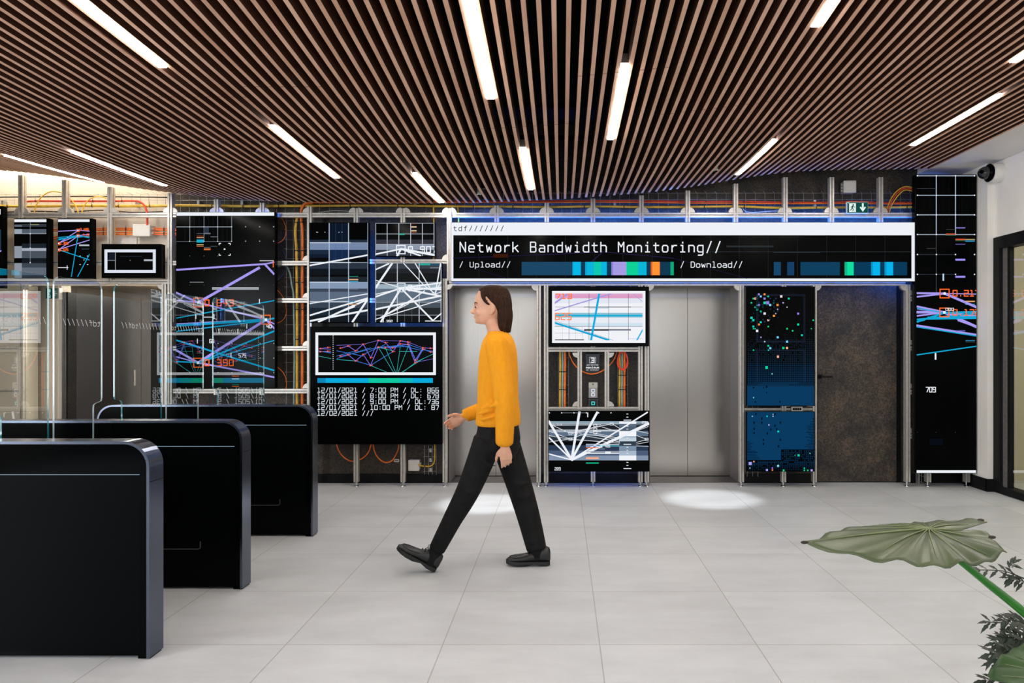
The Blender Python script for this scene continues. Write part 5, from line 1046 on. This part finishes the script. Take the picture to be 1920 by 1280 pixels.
# eyes and brows
for s in (-1, 1):
    e = MB(); e.ball(Q(895.2, 576.2, s * .032), .0105, .0115, .0085, principled('eye_white', (.42, .38, .35), .35)); o = e.build('eye', person)
    i = MB(); i.ball(Q(893.2, 576.3, s * .036), .0062, .0078, .0066, principled('iris_dark', (.03, .015, .008), .15)); i.build('iris', o)
    l = MB(); l.tube(spline([Q(893.6, 569.5, s * .012), Q(891.6, 567.6, s * .032), Q(896, 569.0, s * .056)], 4), [.003, .004, .0045, .0045, .0045, .004, .0035, .003, .002], hairm, 6); l.build('eyebrow', person)
m = MB(); m.tube([Q(889.6, 594.4, -.017), Q(888.2, 594.5, 0), Q(889.6, 594.4, .017)], [.0012, .0018, .0012], noisy('lip', (.42, .15, .10), (.46, .18, .12), 20, .5), 6); m.build('lips', person)
# hair: swept-back bob falling behind the ears to the collar
h = MB()
slices(h, [(534.8, 912, 938, .034), (537.5, 903, 947, .056), (543, 898, 953, .071), (551, 899, 957, .081), (560, 905, 959, .086), (567, 912, 960, .088), (574, 922, 960.5, .088), (583, 930, 960, .087), (593, 932, 959, .084), (603, 932.5, 958, .080), (612, 933, 957, .075), (619, 935, 956, .066), (623, 939, 953, .05)], hairm, 24, 2.3)
for s in (-1, 1):                      # lock in front of each ear, tucked strand
    h.tube(spline([Q(906, 547, s * .066), Q(908, 558, s * .080), Q(914, 568, s * .083), Q(921, 573, s * .083)], 4), [.012, .013, .013, .013, .012, .012, .011, .011, .010, .009, .008, .007, .005], hairm, 8)
for k in range(16):                    # strands give the bob its edge
    a = -1 + 2 * k / 15; y0 = .078 * a; x0 = 958 - 9 * a * a
    h.tube(spline([Q(x0 - 6, 556, y0), Q(x0 + 1, 585, y0 * 1.08), Q(x0, 606, y0 * 1.02), Q(x0 - 2, 624 - 2 * (k % 3), y0 * .92)], 3), [.010] * 6 + [.009, .008, .007, .005], hairm, 6)
fuse(h.build('hair', person), .0058, 3)
# sweater
sw = MB()
slices(sw, [(621, 916, 950, .078), (627, 913, 957, .115), (635, 908, 962, .165), (645, 904, 966, .198), (660, 900.5, 969, .208), (685, 898, 971, .202), (715, 896.5, 971.5, .192), (745, 896, 972, .186), (772, 894, 975, .188), (788, 892.5, 976, .190), (796, 893, 976, .186)], sweater, 28, 2.4)
limb(sw, NA, [.074, .064, .056], sweater, cap=False); sw.ball(NA[0], .076, .076, .076, sweater); limb(sw, FA, [.074, .062, .046], sweater, cap=False); sw.ball(FA[0], .076, .076, .076, sweater)
for a, r in ((NA[2], .052), (FA[2], .044)): sw.ball(a, r, r, r * .5, sweater)
for q, r in (((946, 735, -.262), .020), ((938, 752, -.272), .017), ((953, 765, -.280), .016)): sw.tube(spline([Q(q[0] - 14, q[1] + 6, q[2] + .02), Q(q[0], q[1], q[2]), Q(q[0] + 13, q[1] - 3, q[2] + .02)], 4), [r * .35, r * .5, r * .7, r * .85, r, r * .85, r * .7, r * .5, r * .35], sweater, 8)
for k, (y, dx) in enumerate(((768, 0), (779, 3), (758, 6))): sw.tube(spline([Q(898 + dx, y + 4, -.17), Q(915 + dx, y, -.192), Q(934 + dx, y - 5, -.19)], 4), [.004, .008, .010, .012, .012, .010, .009, .007, .004], sweater, 8)
o = fuse(sw.build('sweater', person), .0078, 5)
cf = MB()
def cuff(c, axis, r, L, mat):
    axis = Vector(axis).normalized(); cf.tube([Vector(c) - axis * L, Vector(c) - axis * L * .5, Vector(c), Vector(c) + axis * .004], [r * .98, r * 1.03, r, r * .86], mat, 18)
cuff(Q(951.5, 823, -.225), (.02, 0, -1), .052, .035, sweater); cuff(Q(866, 784.3, .173), (-.86, -.1, -.5), .044, .032, sweater); cf.build('cuff', o)
# trousers
tr = MB()
slices(tr, [(780, 900, 968, .165), (800, 896, 973, .182), (820, 892, 976, .186), (840, 893, 974, .180), (858, 902, 965, .14)], trouser, 24, 2.3)
limb(tr, [Q(918, 822, -.088), NL[1], Q(852, 968, -.105), NL[2]], [.098, .078, .062, .052], trouser, cap=False)
limb(tr, [Q(942, 822, .085), FL[1], Q(990, 970, .045), FL[2]], [.100, .086, .077, .066], trouser, cap=False)
for pts, r in (([(872, 900, -.165), (886, 912, -.18), (903, 908, -.16)], .010), ([(868, 925, -.16), (880, 930, -.172), (894, 924, -.155)], .009), ([(958, 900, -.02), (974, 908, -.028), (992, 902, -.01)], .010), ([(965, 925, -.02), (982, 932, -.026), (998, 925, -.01)], .009), ([(985, 1010, -.03), (998, 1016, -.034), (1016, 1008, -.02)], .008), ([(986, 1022, -.03), (1002, 1027, -.036), (1018, 1020, -.02)], .008), ([(905, 850, -.17), (920, 862, -.18), (938, 866, -.16)], .010)): tr.tube(spline([Q(*p) for p in pts], 4), [r * k for k in (.3, .5, .7, .9, 1, .9, .7, .5, .3)], trouser, 8)
fuse(tr.build('trousers', person), .0075, 4)
for a, c, r in ((NL[2], Q(812, 1048, -.11), .044), (FL[2], Q(1007, 1047, .03), .046)):
    k = MB(); k.tube([a, (Vector(a) + c) / 2, c], [r, r * .96, r * .9], trouser, 14); k.build('sock', person)
# shoes
def shoe(heel, pitch, yaw_in=0.0, L=.285):
    """heel: ground point under the heel; toe points to -X, pitched up by pitch degrees"""
    R = Matrix.Rotation(math.radians(pitch), 3, 'Y'); T = lambda v: Vector(heel) + R @ Vector(v)
    def rows(dat, n=20):
        rg = []
        for x, hw, z0, z1, e in dat:
            zc_, hz = (z0 + z1) / 2, (z1 - z0) / 2; r = []
            for k in range(n):
                a = 2 * math.pi * k / n; ca, sa = math.cos(a), math.sin(a)
                yy = hw * math.copysign(abs(ca) ** (2 / e), ca); zz = hz * math.copysign(abs(sa) ** (2 / e), sa)
                if sa > 0: yy *= (1 - .35 * sa * (1 if z1 > .07 else .5))
                r.append(T((-x, yy, zc_ + zz)))
            rg.append(r)
        return rg
    up = MB(); up.loft(rows([(.000, .020, .030, .085, 2.2), (.006, .030, .022, .108, 2.4), (.025, .036, .020, .118, 2.6), (.055, .038, .020, .120, 2.6), (.085, .037, .020, .112, 2.6), (.115, .038, .020, .095, 2.6), (.150, .042, .020, .076, 2.6), (.190, .047, .020, .062, 2.6), (.230, .047, .020, .055, 2.6), (.262, .040, .020, .050, 2.5), (.278, .026, .021, .044, 2.3), (.284, .012, .024, .036, 2)]), leather)
    o = up.build('shoe', person)
    so = MB(); out = [(.003, .022), (.02, .036), (.06, .041), (.11, .041), (.16, .047), (.21, .053), (.25, .049), (.278, .034), (.29, .014)]
    pl = [(x, w_) for x, w_ in out] + [(x, -w_) for x, w_ in out[::-1]]; n = len(pl); vs = []
    for z in (0, .012, .024):
        for x, y in pl: vs.append(T((-x, y * (1.0 if z < .02 else .96), (z + (.012 if (z == 0 and .09 < x < .13) else 0) + max(0, x - .2) * .12 * (1 if z == 0 else .8)))))
    fs = [(j * n + i, j * n + (i + 1) % n, (j + 1) * n + (i + 1) % n, (j + 1) * n + i) for j in range(2) for i in range(n)] + [tuple(range(n))[::-1], tuple(range(2 * n, 3 * n))]
    so.add(vs, fs, principled('rubber_sole', (.006, .006, .006), .55)); so.build('sole', o, merge=True)
    we = MB(); we.tube(spline([T((-.150, .036, .064)), T((-.19, .038, .056)), T((-.235, .034, .051)), T((-.262, .016, .050)), T((-.266, 0, .050)), T((-.262, -.016, .050)), T((-.235, -.034, .051)), T((-.19, -.038, .056)), T((-.150, -.036, .064))], 4), .0034, leather, 7); we.build('moccasin_seam', o)
    la = MB()
    for x, z in ((.108, .103), (.125, .092), (.142, .083)): la.tube(spline([T((-x, .026, z - .008)), T((-x - .004, 0, z + .004)), T((-x, -.026, z - .008))], 4), .0026, M['cable_black'], 6)
    for s in (-1, 1): la.tube(spline([T((-.104, 0, .108)), T((-.108, s * .018, .124)), T((-.122, s * .034, .112)), T((-.118, s * .03, .09))], 4), .0020, M['cable_black'], 6)
    la.build('laces', o)
shoe(Q(1032, 1059.8, .03), 0)
shoe(Q(823, 1061, -.11), 29)

# ================================================================== plants
def pot(name, x0, x1, y0, y1, h, label):
    t = thing(name, ((x0 + x1) / 2, (y0 + y1) / 2, 0), label, 'planter')
    b = MB(); w_ = .03; b.box(x0, x1, y0, y0 + w_, 0, h, M['black']); b.box(x0, x1, y1 - w_, y1, 0, h, M['black']); b.box(x0, x0 + w_, y0 + w_, y1 - w_, 0, h, M['black']); b.box(x1 - w_, x1, y0 + w_, y1 - w_, 0, h, M['black']); b.box(x0 + w_, x1 - w_, y0 + w_, y1 - w_, 0, .04, M['black']); b.build('planter_box', t)
    b = MB(); b.box(x0 + w_, x1 - w_, y0 + w_, y1 - w_, .042, h - .03, noisy('potting_soil', (.012, .008, .005), (.03, .02, .013), 40, .95, bump=.6)); b.build('soil', t)
pot('planter', 1.42, 2.3, 1.35, 2.3, .42, 'black planter box holding the big leaved plant, outside the view')
leafm = noisy('broad_leaf', (.050, .076, .032), (.092, .118, .056), 5, .36, spec=.5, bump=.10)
leafd = noisy('deep_green_leaf', (.022, .06, .014), (.042, .095, .026), 7, .4, spec=.5, bump=.10)
veinm = noisy('leaf_vein', (.16, .20, .085), (.21, .25, .115), 10, .5); tipm = principled('dry_leaf_tip', (.03, .018, .012), .7)
stemm = noisy('bright_green_stalk', (.012, .13, .010), (.03, .20, .02), 9, .35)
def broad_leaf(parent, at, axis, L, W, nrm, mat, droop=.05, wave=.010, seed=0, lobe=.42, far=1.0):
    """heart shaped leaf; at = stalk point, axis = towards the tip, nrm = up side"""
    ax = Vector(axis).normalized(); nm = Vector(nrm).normalized(); nm = (nm - ax * nm.dot(ax)).normalized(); sd = nm.cross(ax); rr = random.Random(seed)
    key = [(0, L), (6, L * .93), (14, L * .82), (28, L * .70), (45, W * .62), (65, W * .54), (90, W * .50), (115, W * .52), (135, W * .54), (150, lobe * .94), (158, lobe), (166, lobe * .90), (172, lobe * .55), (180, W * .05)]
    nA, nR = 96, 14; vs = [Vector(at)]; fs = []
    def pt(a, f):
        deg = abs(a); r = interp(key, deg) * (1 + (far - 1) * max(0, (deg - 110) / 50) if a < 0 else 1); r *= f; s = 1 if a >= 0 else -1
        u, v = r * math.cos(math.radians(deg)), s * r * math.sin(math.radians(deg))
        rib = .5 + .5 * math.cos(math.radians(deg) * 18)
        z = -droop * (v / (W * .5)) ** 2 * .9 - droop * .35 * max(0, u / L) ** 2 + wave * (math.sin(math.radians(a) * 17 + seed) + .7 * math.sin(math.radians(a) * 9 + 1)) * f ** 3 + .004 * rib * f * (1 - f) * 3 + .012 * (1 - f)
        if u < 0: z += .02 * (u / L) ** 2
        return Vector(at) + ax * u + sd * v + nm * z
    for j in range(1, nR + 1):
        for i in range(nA): vs.append(pt(-180 + 360 * i / (nA - 1) if i else -180, j / nR))
    for i in range(nA - 1):
        fs.append((0, 1 + i, 2 + i))
        for j in range(nR - 1): a = 1 + j * nA + i; fs.append((a, a + nA, a + nA + 1, a + 1))
    b = MB(); b.add(vs, fs, mat, True); o = b.build('leaf', parent)
    so = o.modifiers.new('thickness', 'SOLIDIFY'); so.thickness = .0022
    v = MB()
    for deg, e in ((0, .97), (24, .80), (42, .84), (60, .88), (80, .88), (105, .88), (132, .86), (155, .86)):
        for s in ((1, -1) if deg else (1,)):
            pts = [pt(s * (deg * (1.0 + .10 * f)), f * e + .001) + nm * .0016 for f in [i / 8 for i in range(9)]]
            v.tube(pts, [(.0032 if deg == 0 else .0019) * (1 - .75 * i / 8) for i in range(9)], veinm, 6)
    v.build('veins', o)
    for a, f, r in ((0, .995, .005), (158, .985, .006), (-158, .985, .006)): t = MB(); t.ball(pt(a, f), .010, r, .004, tipm, 8, 6); t.build('dry_tip', o)
    return o
YL = 1.80
pl1 = thing('elephant_ear_plant', (1.75, 1.85, .39), 'elephant ear plant reaching one broad heart shaped leaf over the tiled floor', 'plant')
at = P(1742, 1000, YL); broad_leaf(pl1, at, (-1, -.06, -.05), .325, .315, (.03, -.035, 1), leafm, .026, .0055, 2, lobe=.142, far=1.46)
b = MB(); b.tube(spline([at + Vector((0, 0, -.004)), P(1768, 1025, YL), P(1850, 1092, YL + .01), P(1925, 1152, YL + .02), P(2060, 1270, YL + .03), Vector((1.74, 1.85, .385))], 6), [.0055 + .0085 * min(1, i / 26) for i in range(31)], stemm, 12); b.build('stalk', pl1)
at2 = P(2008, 1290, 1.62); broad_leaf(pl1, at2, (-.82, -.45, -.18), .16, .27, (-.10, -.55, .8), leafd, .03, .006, 5, lobe=.2)
b = MB(); b.tube(spline([at2, at2 + Vector((.06, .03, -.04)), Vector((1.70, 1.80, .385))], 6), .008, stemm, 10); b.build('stalk', pl1)
# fine leaved shrub sprays
darkleaf = noisy('small_dark_leaf', (.012, .022, .014), (.035, .052, .035), 20, .5); twig = principled('dark_twig', (.03, .035, .02), .6)
sh = thing('bushy_shrub', (1.85, 2.1, .39), 'dark fine leaved shrub with toothed sprays beside the elephant ear plant', 'plant')
rl = random.Random(4)
def leaflet(b, p, d, L, w_):
    d = Vector(d).normalized(); s = d.cross(Vector((rl.uniform(-.4, .4), -.5, 1))).normalized(); n_ = s.cross(d)
    pr = [(0, 0), (.18, .5), (.3, .42), (.45, .9), (.58, .62), (.7, .62), (.82, .3), (1, 0)]; up = []; dn = []
    for t, q in pr: c = p + d * L * t + n_ * (.12 * L * t * (1 - t)) - Vector((0, 0, .18 * L * t * t)); up.append(c + s * w_ * q); dn.append(c - s * w_ * q)
    n = len(pr); b.add(up + dn, [(i, i + 1, n + i + 1, n + i) for i in range(n - 1)], darkleaf, True)
fo = MB(); tw = MB()
def spray(pts, r=.0022, lf=.045, k=8, branch=True):
    c = spline(pts, 5); tw.tube(c, [r * (1 - .6 * i / (len(c) - 1)) for i in range(len(c))], twig, 6)
    n = len(c)
    for i in range(max(1, n - 3 * k), n, 1 if n < 14 else 2):
        d = (c[min(i + 1, n - 1)] - c[max(i - 1, 0)]).normalized()
        for s in (-1, 1):
            v = (d * .8 + Vector((0, s * .35, s * .55)) + Vector((rl.uniform(-.2, .2), rl.uniform(-.3, .3), rl.uniform(-.2, .2))))
            leaflet(fo, c[i], v, lf * rl.uniform(.7, 1.1), lf * .17)
    leaflet(fo, c[-1], (c[-1] - c[-2]), lf, lf * .17)
YB = 2.0; S = lambda x, y, Y=YB: P(x, y, Y)
spray([Vector((1.72, 2.05, .39)), S(2020, 1165), S(1955, 1100), S(1915, 1082), S(1880, 1070), S(1838, 1068)], .003, .034, 3)
spray([S(1935, 1090), S(1905, 1078), S(1892, 1064), S(1900, 1056)], .0018, .032, 2)
spray([S(1955, 1100), S(1920, 1090), S(1895, 1084)], .0018, .036, 2)
YB = 1.9
spray([Vector((1.70, 2.0, .39)), S(2000, 1230, 1.9), S(1925, 1185, 1.9), S(1895, 1170, 1.9), S(1858, 1166, 1.9)], .003, .038, 3)
spray([S(1940, 1190, 1.9), S(1915, 1166, 1.9), S(1885, 1162, 1.9)], .0018, .036, 3); spray([S(1945, 1195, 1.92), S(1925, 1172, 1.92), S(1905, 1158, 1.92)], .0018, .036, 3)
for q in ((1864, 1225), (1872, 1205), (1885, 1195), (1898, 1190), (1880, 1235), (1868, 1240), (1905, 1205), (1892, 1222), (1915, 1225), (1900, 1240), (1850, 1275), (1912, 1200), (1890, 1245)):
    e = S(q[0], q[1], 1.86 + rl.uniform(-.04, .06)); m_ = e + Vector((.07, .02, -.035 + rl.uniform(-.02, .02))); spray([m_ + Vector((.09, .03, -.10)), m_, e + Vector((.03, 0, .0)), e], .0018, .042, 3)
for k in range(14):
    e = Vector((1.28 + rl.uniform(0, .3), 1.92 + rl.uniform(-.12, .15), .60 + rl.uniform(-.10, .12))); spray([Vector((1.72 + rl.uniform(-.05, .1), 2.05, .39)), e + Vector((.16, .04, -.06)), e], .0028, .042, 3)
fo.build('foliage', sh); tw.build('twigs', sh)
